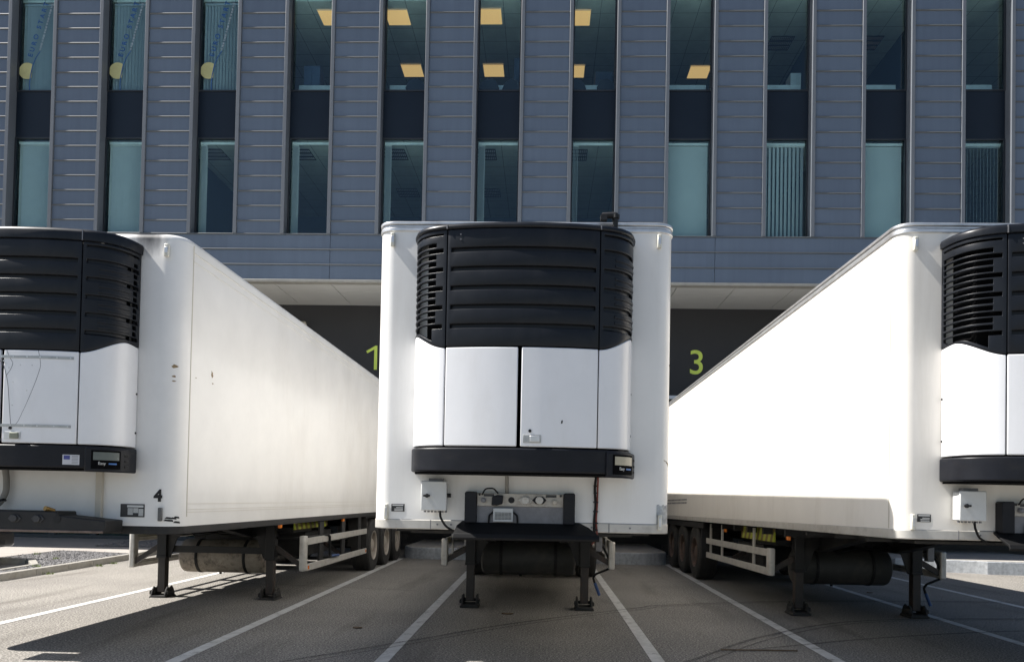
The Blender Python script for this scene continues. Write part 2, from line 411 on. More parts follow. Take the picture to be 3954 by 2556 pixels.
# left verge: pavement, kerbs, gravel
pav = [(-40, 15.84), (-11.15, 15.84), (-11.25, 18.22), (-10.66, 18.16), (-9.28, 17.8), (-9.5, 19.3), (-9.1, 20.98), (-8.72, 20.98), (-8.72, 22.98), (-40, 22.98)]
tag(MB().prism(pav, 'z', -.05, .10).build('pavement', paving), 'pale paved footway in front of the glazed ground floor', 'pavement', kind='structure')
mb = MB(); mb.prism([(-40, 15.72), (-10.42, 15.72), (-10.40, 15.84), (-40, 15.84)], 'z', -.05, .112)
mb.build('kerb', kerb_m, bevel=.012)
kp = [(-8.80, 9.5), (-8.83, 12.7), (-8.92, 14.74), (-9.13, 17.63), (-9.37, 19.2)]
mb = MB()
for a, b in zip(kp[:-1], kp[1:]):
    L = math.hypot(b[0]-a[0], b[1]-a[1]); n = max(1, round(L/.95))
    for i in range(n):
        p = [a[0]+(b[0]-a[0])*i/n, a[1]+(b[1]-a[1])*i/n]; q = [a[0]+(b[0]-a[0])*((i+1)/n-.006), a[1]+(b[1]-a[1])*((i+1)/n-.006)]
        mb.prism([(p[0], p[1]), (q[0], q[1]), (q[0]-.13, q[1]), (p[0]-.13, p[1])], 'z', -.05, .115)
k2 = mb.build('kerb', kerb_m, bevel=.012)
k3 = MB().prism([(-10.40, 15.72), (-9.55, 14.6), (-9.45, 14.66), (-10.28, 15.83)], 'z', -.05, .112).prism([(-9.55, 14.6), (-9.30, 12.0), (-9.2, 12.0), (-9.45, 14.64)], 'z', -.05, .112).build('kerb', kerb_m, bevel=.012)
for o, l in zip((bpy.data.objects['kerb'], k2, k3), ('straight kerb edging the car bay beside the footway', 'long low concrete kerb along the sunlit yard edge', 'slanting kerb between the car bay and the gravel')):
    tag(o, l, 'kerb', 'concrete kerbs', 'structure')
g1 = [(-8.97, 12.0), (-9.06, 14.9), (-9.27, 17.75), (-10.66, 18.15), (-11.24, 18.2), (-11.14, 15.85), (-10.28, 15.84), (-9.44, 14.66), (-9.19, 12.0)]
g2 = [(-11.29, 19.75), (-11.59, 22.3), (-10.80, 22.14), (-9.68, 19.86)]
def inside(p, poly):
    c = False; j = len(poly)-1
    for i in range(len(poly)):
        a, b = poly[i], poly[j]
        if (a[1] > p[1]) != (b[1] > p[1]) and p[0] < (b[0]-a[0])*(p[1]-a[1])/(b[1]-a[1])+a[0]: c = not c
        j = i
    return c
mb = MB(); mb.sheet(g1, .07); mb.sheet(g2, .105)
def stone(mb, x, y, z, r):
    rn = random.uniform
    t = rn(0, 6.28); rx, ry, rz = r*rn(.8, 1.3), r*rn(.6, 1), r*rn(.5, .8)
    c, s_ = math.cos(t), math.sin(t); v = []
    for a in ((1, 0, 0), (-1, 0, 0), (0, 1, 0), (0, -1, 0), (.1, .1, 1), (0, 0, -1)):
        q = [k+rn(-.3, .3) for k in a]
        X, Y, Z = q[0]*rx, q[1]*ry, q[2]*rz
        v.append((x+X*c-Y*s_, y+X*s_+Y*c, z+Z))
    mb.add(v, [(0, 2, 4), (2, 1, 4), (1, 3, 4), (3, 0, 4), (2, 0, 5), (1, 2, 5), (3, 1, 5), (0, 3, 5)])
for poly, z, n in ((g1, .08, 3600), (g2, .112, 1300)):
    xs = [p[0] for p in poly]; ys = [p[1] for p in poly]; k = 0
    while k < n:
        p = (random.uniform(min(xs), max(xs)), random.uniform(min(ys), max(ys)))
        if inside(p, poly): stone(mb, p[0], p[1], z+random.uniform(0, .012), random.uniform(.018, .038)); k += 1
tag(mb.build('gravel_bed', stone_a, angle=20), 'grey loose gravel filling the beds beside the kerb', 'gravel', kind='stuff')
mb = MB()
for cx, cy in ((-10.95, 16.9), (-9.2, 14.2), (-9.9, 15.9), (-8.80, 15.6), (-8.78, 13.9), (-8.86, 16.2)):
    for i in range(26):
        a = random.uniform(0, 6.28); r = random.uniform(.01, .09); x, y = cx+r*math.cos(a), cy+r*math.sin(a)
        h = random.uniform(.02, .06); zb = .1 if cx < -8.9 else 0
        mb.add([(x-.008, y, zb), (x+.008, y, zb), (x+random.uniform(-.04, .04), y+random.uniform(-.04, .04), zb+h)], [(0, 1, 2)])
tag(mb.build('weeds', weed), 'small green weed tufts along the kerb and gravel', 'weeds', kind='stuff')

# small litter on the asphalt
mb = MB(); mb.cyl((1.83, 8.19, .016), (2.62, 8.26, .014), .009, 6)
tag(mb.build('twig', wood), 'thin brown stick lying on the shaded asphalt near the tyre mark', 'stick')
def leaf(x, y, r, lab):
    mb = MB(); mb.prism([(x+r*math.cos(t)*random.uniform(.8, 1.2), y+.6*r*math.sin(t)) for t in [i*.785 for i in range(8)]], 'z', .003, .018)
    tag(mb.build('dead_leaf', wood, bevel=.003), lab, 'leaf', 'dead leaves on the asphalt')
leaf(-2.08, 9.0, .05, 'dark scrap of leaf on bare asphalt between the first two trailers')
leaf(-.43, 10.4, .07, 'dark scrap of leaf on the asphalt under the middle trailer')
leaf(5.65, 14.0, .05, 'dark scrap of leaf lying beyond the right-hand trailer')

# dock platforms between the bays
def platform(poly, h, lab):
    root = empty('dock_platform', (poly[0][0], poly[0][1], 0)); tag(root, lab, 'dock platform', 'low platforms between the loading bays')
    ox, oy = poly[0]; p = [(x-ox, y-oy) for x, y in poly]
    cx = sum(q[0] for q in p)/len(p); cy = sum(q[1] for q in p)/len(p)
    MB().prism(p, 'z', -.02, h-.012).build('steel_edge', galv, root, bevel=.012)
    MB().prism([(cx+(x-cx)*.985, cy+(y-cy)*.985) for x, y in p], 'z', h-.0118, h).build('concrete_top', concrete, root)
platform([(-1.42, 22.97), (-3.40, 22.97)]+arc(-3.0, 19.72, .40, 180, 250, 6)+[(-2.75, 19.3), (-2.1, 19.3)]+arc(-1.82, 19.72, .40, 290, 360, 6), .29, 'low grey steel-edged platform between the middle trailer and the trailer marked 4')
platform([(3.0, 22.97), (1.05, 22.97)]+arc(1.45, 19.45, .40, 180, 250, 6)+[(1.7, 19.02), (2.4, 19.02)]+arc(2.6, 19.45, .40, 290, 360, 6), .29, 'low grey steel-edged platform between the middle and right-hand trailers')
platform([(12.6, 22.97), (8.1, 22.97), (8.15, 19.4), (8.3, 19.1), (9.9, 18.72), (10.1, 18.50), (12.6, 18.15)], .30, 'wide sunlit steel-edged platform at the far right')

# parked car
car = empty('parked_car', (-12.72, 14.95, 0)); tag(car, 'dark car in the bay at the far left, only its bumper corner showing', 'car')
prof = [(-2.05, .32), (-2.1, .6), (-2.02, .82), (-1.75, .95), (-1.0, 1.02), (-.35, 1.42), (.9, 1.45), (1.55, 1.22), (1.95, .98), (2.04, .8), (2.02, .68), (1.9, .45), (1.7, .3)]
MB().prism(prof, 'y', -.86, .86).build('body', car_paint, car, bevel=.09, seg=4)
b = MB().prism([(1.86, -.84), (2.02, -.84), (2.13, -.6), (2.16, 0), (2.13, .6), (2.02, .84), (1.86, .84)], 'z', .36, .66).build('bumper', car_trim, car, bevel=.05, seg=4)
MB().box(2.125, 2.168, -.35, .35, .42, .50).build('grille_slot', ink_b, b, bevel=.008)
for s in (-1, 1):
    MB().prism([(1.86, s*.55), (1.99, s*.55), (1.92, s*.8), (1.8, s*.85)], 'z', .72, .84).build('tail_light', red_lens, car, bevel=.02)
    for x in (-1.3, 1.25):
        w = MB().lathe([(.2, -.1), (.30, -.1), (.32, -.07), (.32, .07), (.30, .1), (.2, .1), (.2, -.1)], (x, s*.80, .32), (0, 1, 0), 28).build('wheel', rubber, car)
        MB().cyl((x, s*.72, .32), (x, s*.885, .32), .2, 20).build('rim', rim_pale, w, bevel=.015)
    MB().prism([(-.85, 1.03), (-.32, 1.38), (.85, 1.41), (1.4, 1.2), (1.5, 1.03)], 'y', s*.865-.008, s*.865+.008).build('side_window', car_glass, car)

# ------------------------------------------------------------------ building
YF = 18.714; YG = 18.965; YB = 21.0
bl = empty('office_building', (0, 19, 0))
tag(bl, 'blue-grey clad office block with tall narrow windows above a dark loading dock', 'building')
BO = Vector((0, -19, 0))
def bpart(mb, name, mat, parent=None, **k):
    if parent is None: mb.v = [(x, y-19, z) for x, y, z in mb.v]; return mb.build(name, mat, bl, **k)
    mb.v = [(x, y-19, z) for x, y, z in mb.v]; return mb.build(name, mat, parent, **k)
PIT = 2.279; HALF = .52; FW = .085
ZS, ZW, ZU, ZT = 7.735, 10.13, 11.32, 14.3
I0, I1 = -4, 14
def xo(i): return -1.2375+(i-5)*PIT
XL = xo(I0)-HALF-FW; XR = xo(I1)+HALF+FW
def course_profile(z0, z1, pitch, yf, flip=False):
    # panels with a projecting rib at every joint (y,z outline)
    pts = []; z = z0
    return pts
for i in range(I0-1, I1+1):
    xa = xo(i)+HALF+FW; xb = xo(i+1)-HALF-FW
    if i == I0-1: xa = xb-1.07
    if i == I1: xb = xa+1.07
    mb = MB(); rb_ = MB(); z = ZS+.0015; k = 0
    while z < ZT-.02:
        z1 = min(z+(.36 if k else .315), ZT)
        mb.prism([(YF, z+.014), (YF, z1-.004), (YF+.03, z1-.002), (YF+.16, z1-.002), (YF+.16, z), (YF+.02, z)], 'x', xa+.004, xb-.004)
        if k: rb_.prism([(YF-.030, z-.006), (YF-.026, z+.012), (YF+.008, z+.020), (YF+.008, z-.020), (YF-.020, z-.016)], 'x', xa+.001, xb-.001)
        z = z1; k += 1
    c = bpart(mb, 'cladding_column', clad); bpart(rb_, 'joint_ribs', rib_m, c)
for i in range(I0, I1+1):
    for s in (-1, 1):
        x = xo(i)+s*(HALF+FW/2)
        mb = MB().box(x-FW/2, x+FW/2, YF-.045, YG+.06, ZS+.003, ZT)
        bpart(mb, 'fin', fin_m, bevel=.006)
# horizontal band under the windows
mb = MB(); rb_ = MB()
for k in range(3):
    z0 = 6.632+k*.3645
    xs = XL-1.07; n = 0
    while xs < XR+1.0:
        xe = min(xs+4.558, XR+1.07)
        mb.box(xs+.004, xe-.004, YF-.002, YF+.15, z0+.012, z0+.352); xs = xe
    rb_.box(XL-1.07, XR+1.07, YF-.035, YF+.02, z0+.352, z0+.378)
c = bpart(mb, 'cladding_band', clad, bevel=.006); bpart(rb_, 'joint_ribs', rib_m, c, bevel=.006)
bpart(MB().box(XL-1.07, XR+1.07, YF-.03, YF+.2, 6.575, 6.64), 'edge_trim', M('edge_trim', (.30, .29, .26), .5, .3), bevel=.008)
# soffit
mb = MB(); x = -27.0 - .28
while x < 30:
    for k in range(4):
        y0 = YF+.16+k*.763
        mb.box(x+.008, x+1.372, y0+.005, min(y0+.758, 23.2), 6.585, 6.61)
    x += 1.38
bpart(mb, 'soffit', soff)
bpart(MB().box(-28, 31, YF+.15, 23.3, 6.6101, 6.70), 'soffit_backing', frame_m)
# slabs, roof, outer walls
bpart(MB().box(XL-1.07, XR+1.07, YF+.17, 30, 6.70, 7.10), 'floor_slab', room_f)
bpart(MB().box(XL-1.07, XR+1.07, YG+.09, 30, 10.32, 10.82), 'floor_slab', room_f)
bpart(MB().box(XL-1.2, XR+1.2, YF-.05, 30.2, ZT, ZT+.45), 'roof', clad, bevel=.02)
bpart(MB().box(XL-1.07, XR+1.07, 24.6, 24.75, 7.10, ZT), 'office_back_wall', room_w)
for x in (XL-1.06, XR+1.06): bpart(MB().box(x-.1, x+.1, YF+.17, 30, 0, ZT), 'end_wall', clad)
bpart(MB().box(XL-1.07, XR+1.07, 29.9, 30.05, 0, ZT), 'rear_wall', clad)
bpart(MB().box(XL-1.07, XR+1.07, YG+.10, 24.6, 10.25, 10.31), 'office_ceiling', ceil_m)
bpart(MB().box(XL-1.07, XR+1.07, YG+.10, 24.6, 13.60, 13.66), 'office_ceiling', ceil_m)
for x in (xo(2)-1.14, xo(6)+1.14, xo(8)+1.14, xo(10)-1.14): bpart(MB().box(x-.05, x+.05, YG+.12, 24.6, 7.1, 13.6), 'partition', room_w)
# inner wall behind the cladding columns
for i in range(I0-1, I1+1):
    xa = xo(i)+HALF+.02; xb = xo(i+1)-HALF-.02
    bpart(MB().box(max(xa, XL-1.0), min(xb, XR+1.0), YF+.165, YG+.085, ZS, ZT), 'pier', room_w)
# windows
def frame_mb(x0, x1, z0, z1, w=.036, y0=YG-.05, y1=YG+.05):
    mb = MB(); mb.box(x0, x0+w, y0, y1, z0, z1); mb.box(x1-w, x1, y0, y1, z0, z1)
    mb.box(x0+w, x1-w, y0, y1, z0, z0+w); mb.box(x0+w, x1-w, y0, y1, z1-w, z1); return mb
def vblind(x0, x1, z0, z1, n, ang, y=YG+.11, w=None):
    mb = MB(); p = (x1-x0)/n; w = w or p*1.08
    for k in range(n):
        cx = x0+(k+.5)*p; a = R_(ang+random.uniform(-3, 3)); dx, dy = .5*w*math.cos(a), .5*w*math.sin(a)
        nx, ny = -math.sin(a)*.004, math.cos(a)*.004
        mb.prism([(cx-dx, y-dy), (cx+dx, y+dy), (cx+dx+nx, y+dy+ny), (cx-dx+nx, y-dy+ny)], 'z', z0, z1)
    mb.box(x0, x1, y-.025, y+.025, z1+.001, z1+.05)
    return mb
for i in range(I0, I1+1):
    x0, x1 = xo(i)-HALF, xo(i)+HALF
    sp = bpart(MB().box(x0+.002, x1-.002, YG-.03, YG+.05, ZW+.03, ZU-.03), 'spandrel_panel', spand)
    up = bpart(frame_mb(x0, x1, ZU-.028, 13.95), 'window', frame_m, bevel=.004)
    bpart(MB().box(x0+.0362, x1-.0362, YG-.006, YG+.006, ZU+.009, 13.913), 'pane', glass, up)
    lo = bpart(frame_mb(x0, x1, ZS, ZW+.028), 'window', frame_m, bevel=.004)
    bpart(MB().box(x0+.0362, x1-.0362, YG-.006, YG+.006, ZS+.037, ZW-.009), 'pane', glass, lo)
    if i >= 3: bpart(MB().box(x0+.046, x1-.046, YG+.45, YG+.50, ZU+.06, ZU+.375), 'sill', sill_w, up)
    bpart(MB().box(x0+.05, x1-.05, YG+.052, YG+.085, ZW-.10, ZW-.045), 'blind_rail', sill_w, lo)
    if i <= 2: bpart(vblind(x0+.05, x1-.05, ZU+.05, 13.5, 12, 42, w=.066), 'vertical_blind', blind_g, up)
    if i <= 1: bpart(vblind(x0+.05, x1-.05, ZS+.06, ZW-.13, 13, 36, w=.075), 'vertical_blind', blind_w, lo)
    elif i in (2, 3, 4, 5): bpart(vblind(x0+.05, x0+.20, ZS+.06, ZW-.13, 7, 78, w=.09), 'vertical_blind', blind_w, lo)
    elif i == 6: bpart(vblind(x0+.05, x0+.18, ZS+.06, ZW-.13, 4, 80, w=.09), 'vertical_blind', blind_w, lo)
    elif i in (7, 9): bpart(MB().box(x0+.055, x1-.055, YG+.09, YG+.096, ZS+.05, ZW-.11), 'roller_blind', roller, lo)
    elif i == 8: bpart(vblind(x0+.05, x1-.05, ZS+.06, ZW-.13, 10, 32, w=.085), 'vertical_blind', blind_w, lo)
    else: bpart(vblind(x0+.05, x1-.05, ZS+.06, ZW-.13, 12, 62, w=.085), 'vertical_blind', blind_g, lo)
    if 0 <= i <= 2:
        dx = xo(i)-xo(0); ys = YG-.010
        o = text('window_lettering', 'EURO START', .165, (-12.81+dx, ys-19, 12.16), stick_b, up, rot=(math.pi/2, -R_(74.5), 0), depth=.001, bold=.004, space=1.6)
        cx, cz = -12.925+dx, 11.825
        circ = [(cx+.205*math.cos(R_(a)), cz+.205*math.sin(R_(a))) for a in range(52, 306, 6)]
        mb = MB(); mb.prism(circ, 'y', ys-.001, ys+.002)
        bpart(mb, 'sun_emblem', stick_y, up)
        mb = MB(); sw = [(-12.84, 11.30), (-12.85, 11.50), (-12.835, 11.70), (-12.79, 11.94), (-12.71, 12.15), (-12.61, 12.31)]
        for (a, b_) in zip(sw[:-1], sw[1:]):
            mb.prism([(a[0]+dx-.012, a[1]), (a[0]+dx+.012, a[1]), (b_[0]+dx+.012, b_[1]), (b_[0]+dx-.012, b_[1])], 'y', ys-.003, ys-.0012)
        bpart(mb, 'emblem_swoosh', stick_b, up)
        mb = MB()
        for k in range(17):
            t = k/16; px, pz = -12.61+dx+t*.27, 12.36+t*1.12
            mb.box(px-.022, px+.022, ys-.001, ys+.002, pz-.018-.008*(k % 3), pz+.02)
        bpart(mb, 'small_lettering', stick_p, up)
# ceiling lights
for z, L in ((13.575, [(-5.85, 19.40), (-4.16, 19.40), (-1.82, 19.38), (.40, 19.45), (4.36, 19.40), (-4.20, 21.90), (-1.89, 21.90), (.38, 21.95), (3.88, 22.0)]),):
    for x, y in L:
        fr = bpart(frame_mb(x-.02, x+.58, z, z+.024, .004, y-.02, y+.66), 'ceiling_light', sill_w)
        mb = MB().box(x, x+.56, y, y+.62, z-.004, z+.02)
        bpart(mb, 'diffuser', lit_m, fr)
def louvre_light(x, y, z, col):
    fr = bpart(MB().box(x, x+.6, y, y+.66, z-.008, z+.0), 'ceiling_light', frame_m)
    mb = MB()
    for r in range(3):
        for c_ in range(12): mb.box(x+.02+c_*.048, x+.05+c_*.048, y+.05+r*.21, y+.17+r*.21, z-.016, z-.0085)
    bpart(mb, 'louvre', col, fr)
warm_l = M('louvre_warm', (.60, .42, .34), .5)
for x, y in ((-8.95, 19.76), (-6.68, 19.76), (-4.25, 19.74), (-4.34, 22.28), (-1.95, 19.73), (-1.98, 22.26), (.36, 19.74)): louvre_light(x, y, 10.249, tube_m)
louvre_light(5.7, 20.6, 13.599, tube_m); louvre_light(7.98, 20.6, 13.599, warm_l); louvre_light(9.2, 23.2, 13.599, warm_l); louvre_light(11.2, 23.2, 13.599, warm_l)
# office furniture glimpsed behind the glass
def office_chair(x, y, rz, lab):
    r = empty('office_chair', (x, y, 10.82), rz); tag(r, lab, 'chair', 'office chairs behind the upper windows')
    MB().prism([(-.20, .45), (-.25, .68), (-.17, .86), (0, .93), (.17, .86), (.25, .68), (.20, .45)], 'y', -.04, .04).build('backrest', chair_m, r, bevel=.02)
    MB().box(-.24, .24, -.5, -.05, .36, .43).build('seat', chair_m, r, bevel=.03)
    mb = MB().cyl((0, -.25, .08), (0, -.25, .36), .03); [mb.cyl((0, -.25, .09), (.3*math.cos(a), -.25+.3*math.sin(a), .05), .02) for a in [k*1.2566 for k in range(5)]]
    mb.build('pedestal', frame_m, r)
office_chair(-3.30, 19.2, 3.4, 'dark chair back at the sill, right of the first pair of lit ceiling panels')
office_chair(-1.50, 19.2, 3.05, 'dark chair back at the sill under the middle pair of lit ceiling panels')
office_chair(-.95, 19.22, 2.8, 'dark chair back at the right edge of the window left of the exhaust pipe')
office_chair(.62, 19.2, 3.3, 'dark chair back against the cut-off lit panel above the exhaust pipe')
office_chair(1.36, 19.22, 3.5, 'dark chair back by the right frame of the window above the exhaust pipe')
def cabinet(x, y, w, h, d, mat, lab):
    r = empty('cabinet', (x, y, 10.82)); tag(r, lab, 'cabinet')
    MB().box(0, w, 0, d, 0, h).build('carcass', mat, r, bevel=.01)
    MB().box(.01, w/2-.004, -.018, 0, .05, h-.02).box(w/2+.004, w-.01, -.018, 0, .05, h-.02).build('door', mat, r)
cabinet(5.86, 19.5, .26, 1.22, .4, cab_m, 'narrow pale cabinet standing at the sill behind the ninth window')
cabinet(-6.20, 19.55, .42, 1.45, .4, cab_b, 'dark blue cabinet standing at the sill behind the fourth window')
cabinet(-.95, 20.2, .5, 2.0, .4, cab_b, 'tall dark cabinet at the right of the sixth window')
cabinet(1.15, 20.4, .45, 1.75, .4, cab_b, 'dark cabinet at the right of the seventh window')
# dock wall and ground floor
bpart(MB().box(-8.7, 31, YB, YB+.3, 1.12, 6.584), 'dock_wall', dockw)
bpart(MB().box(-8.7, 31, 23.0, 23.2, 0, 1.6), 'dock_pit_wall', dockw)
bpart(MB().box(-8.7, 31, YB+.302, 23.0, 1.3, 1.5), 'dock_floor_edge', concrete)
mb = MB()
for x in (-7.05, -2.5, 2.05, 6.6, 11.15): mb.box(x-.01, x+.01, YB-.006, YB-.001, 1.13, 6.58)
bpart(mb, 'wall_joint', ink_b)
for x in (-4.68, -.19, 4.32, 8.8):
    d = bpart(MB().prism([(x-1.65, 1.0), (x+1.65, 1.0), (x+1.65, 4.1), (x-1.65, 4.1)], 'y', YB-.12, YB-.002), 'dock_shelter', ink_b, bevel=.02)
    bpart(MB().box(x-1.75, x+1.75, YB-.16, YB-.001, 4.185, 4.272), 'shelter_trim', w_paint, d, bevel=.005)
bpart(MB().prism([(-4.565, 4.87), (-4.485, 4.87), (-4.485, 5.51), (-4.535, 5.51), (-4.78, 5.365), (-4.75, 5.305), (-4.565, 5.41)], 'y', YB-.008, YB-.001), 'bay_number', lime)
text('bay_number', '3', .90, (3.74, YB-.004-19, 4.87), lime, bl, depth=.004, bold=.004)
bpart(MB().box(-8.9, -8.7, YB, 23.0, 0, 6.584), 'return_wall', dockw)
xs = [-28, -25.6, -23.2, -20.8, -18.4, -16.0, -14.45, -13.2, -11.9, -10.5, -9.0]
for a, b_ in zip(xs[:-1], xs[1:]):
    w = bpart(frame_mb(a, b_, .10, 3.2, .10, 22.95, 23.1), 'storefront_window', M('storefront_frame', (.03, .038, .045), .4), bevel=.005)
    bpart(MB().box(a+.1, b_-.1, 23.02, 23.03, .2, 3.1), 'pane', glass_g, w)
bpart(MB().box(-12.9, -11.9, 22.88, 22.93, .42, .45), 'door_handle', w_paint)
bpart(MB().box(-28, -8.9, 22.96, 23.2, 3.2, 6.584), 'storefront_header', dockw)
bpart(MB().box(-28, -8.9, 27, 27.2, 0, 6.6), 'lobby_wall', M('lobby_wall', (.25, .27, .24), .8))
bpart(MB().box(-28, -8.9, 23.1, 27, .02, .09), 'lobby_floor', concrete)
# wall lamp glimpsed over the roof of the left trailer
wl = empty('wall_lamp', (-6.48, YB, 6.0)); tag(wl, 'small pale lamp on the dark wall just above the left trailer roof', 'lamp')
MB().box(-.06, .06, -.12, 0, -.02, .12).build('bracket', trim_cream, wl, bevel=.01)
MB().prism([(-.18, -.06), (.10, -.14), (.12, .05), (-.12, .12)], 'y', -.24, -.12).build('housing', trim_cream, wl, bevel=.015)

# ------------------------------------------------------------------ trailers
# plan outline of the cooling unit, sampled by signed arc length s (0 = centre line)
_ctrl = [(0, -.500), (.2, -.494), (.42, -.472), (.63, -.432), (.73, -.398), (.81, -.350), (.87, -.285), (.91, -.205), (.932, -.11), (.938, -.005)]
_half = spline(_ctrl, 12)
_len = [0.]
for a, b in zip(_half[:-1], _half[1:]): _len.append(_len[-1]+math.hypot(b[0]-a[0], b[1]-a[1]))
def plan(s, off=0):
    a = abs(s); a = min(a, _len[-1]-1e-6)
    for i in range(len(_len)-1):
        if _len[i+1] >= a: break
    t = (a-_len[i])/(_len[i+1]-_len[i]); p, q = _half[i], _half[i+1]
    x, y = p[0]+(q[0]-p[0])*t, p[1]+(q[1]-p[1])*t
    # smoothed normal
    j = max(0, i-1); k = min(len(_half)-1, i+2)
    dx, dy = _half[k][0]-_half[j][0], _half[k][1]-_half[j][1]; l = math.hypot(dx, dy)
    nx, ny = dy/l, -dx/l
    if a < 1e-5: nx, ny = 0, -1
    x, y = x+nx*off, y+ny*off
    return (x if s >= 0 else -x, y)
SEND = _len[-1]
SEAM = next(_len[i] for i in range(len(_half)) if _half[i][0] >= .6299)
def wave(s):                                   # lower edge of the black cover on the sides
    t = (abs(s)-SEAM)/(SEND-SEAM); t = max(0, min(1, t))
    k = min(1, t/.72); k = k*k*(3-2*k)
    return 2.735+.135*k-.02*max(0, (t-.72)/.28)
def curved(mb, s0, s1, n, z0, z1, oo, oi):
    zf0 = z0 if callable(z0) else (lambda s: z0); zf1 = z1 if callable(z1) else (lambda s: z1)
    v = []
    for i in range(n+1):
        s = s0+(s1-s0)*i/n
        for off, zf in ((oo, zf0), (oo, zf1), (oi, zf1), (oi, zf0)):
            x, y = plan(s, off); v.append((x, y, zf(s)))
    f = [(0, 1, 2, 3), tuple(4*n+k for k in (3, 2, 1, 0))]
    for i in range(n):
        for k in range(4): f.append((4*i+k, 4*i+(k+1) % 4, 4*i+4+(k+1) % 4, 4*i+4+k))
    return mb.add(v, f)
def panel(sl, zl, keep, off=0):
    # grid of quads along the outline, cells dropped where keep() is False
    mb = MB(); idx = {}
    def vid(i, j):
        if (i, j) not in idx:
            s = sl[i]; z = zl[j](s) if callable(zl[j]) else zl[j]
            x, y = plan(s, off); idx[(i, j)] = len(mb.v); mb.v.append((x, y, z))
        return idx[(i, j)]
    for i in range(len(sl)-1):
        for j in range(len(zl)-1):
            if keep(i, j): mb.f.append((vid(i, j), vid(i+1, j), vid(i+1, j+1), vid(i, j+1)))
    return mb
GZ = [2.908, 3.065, 3.222, 3.379, 3.536]       # groove centres
def lin(a, b, n): return [a+(b-a)*i/n for i in range(n+1)]

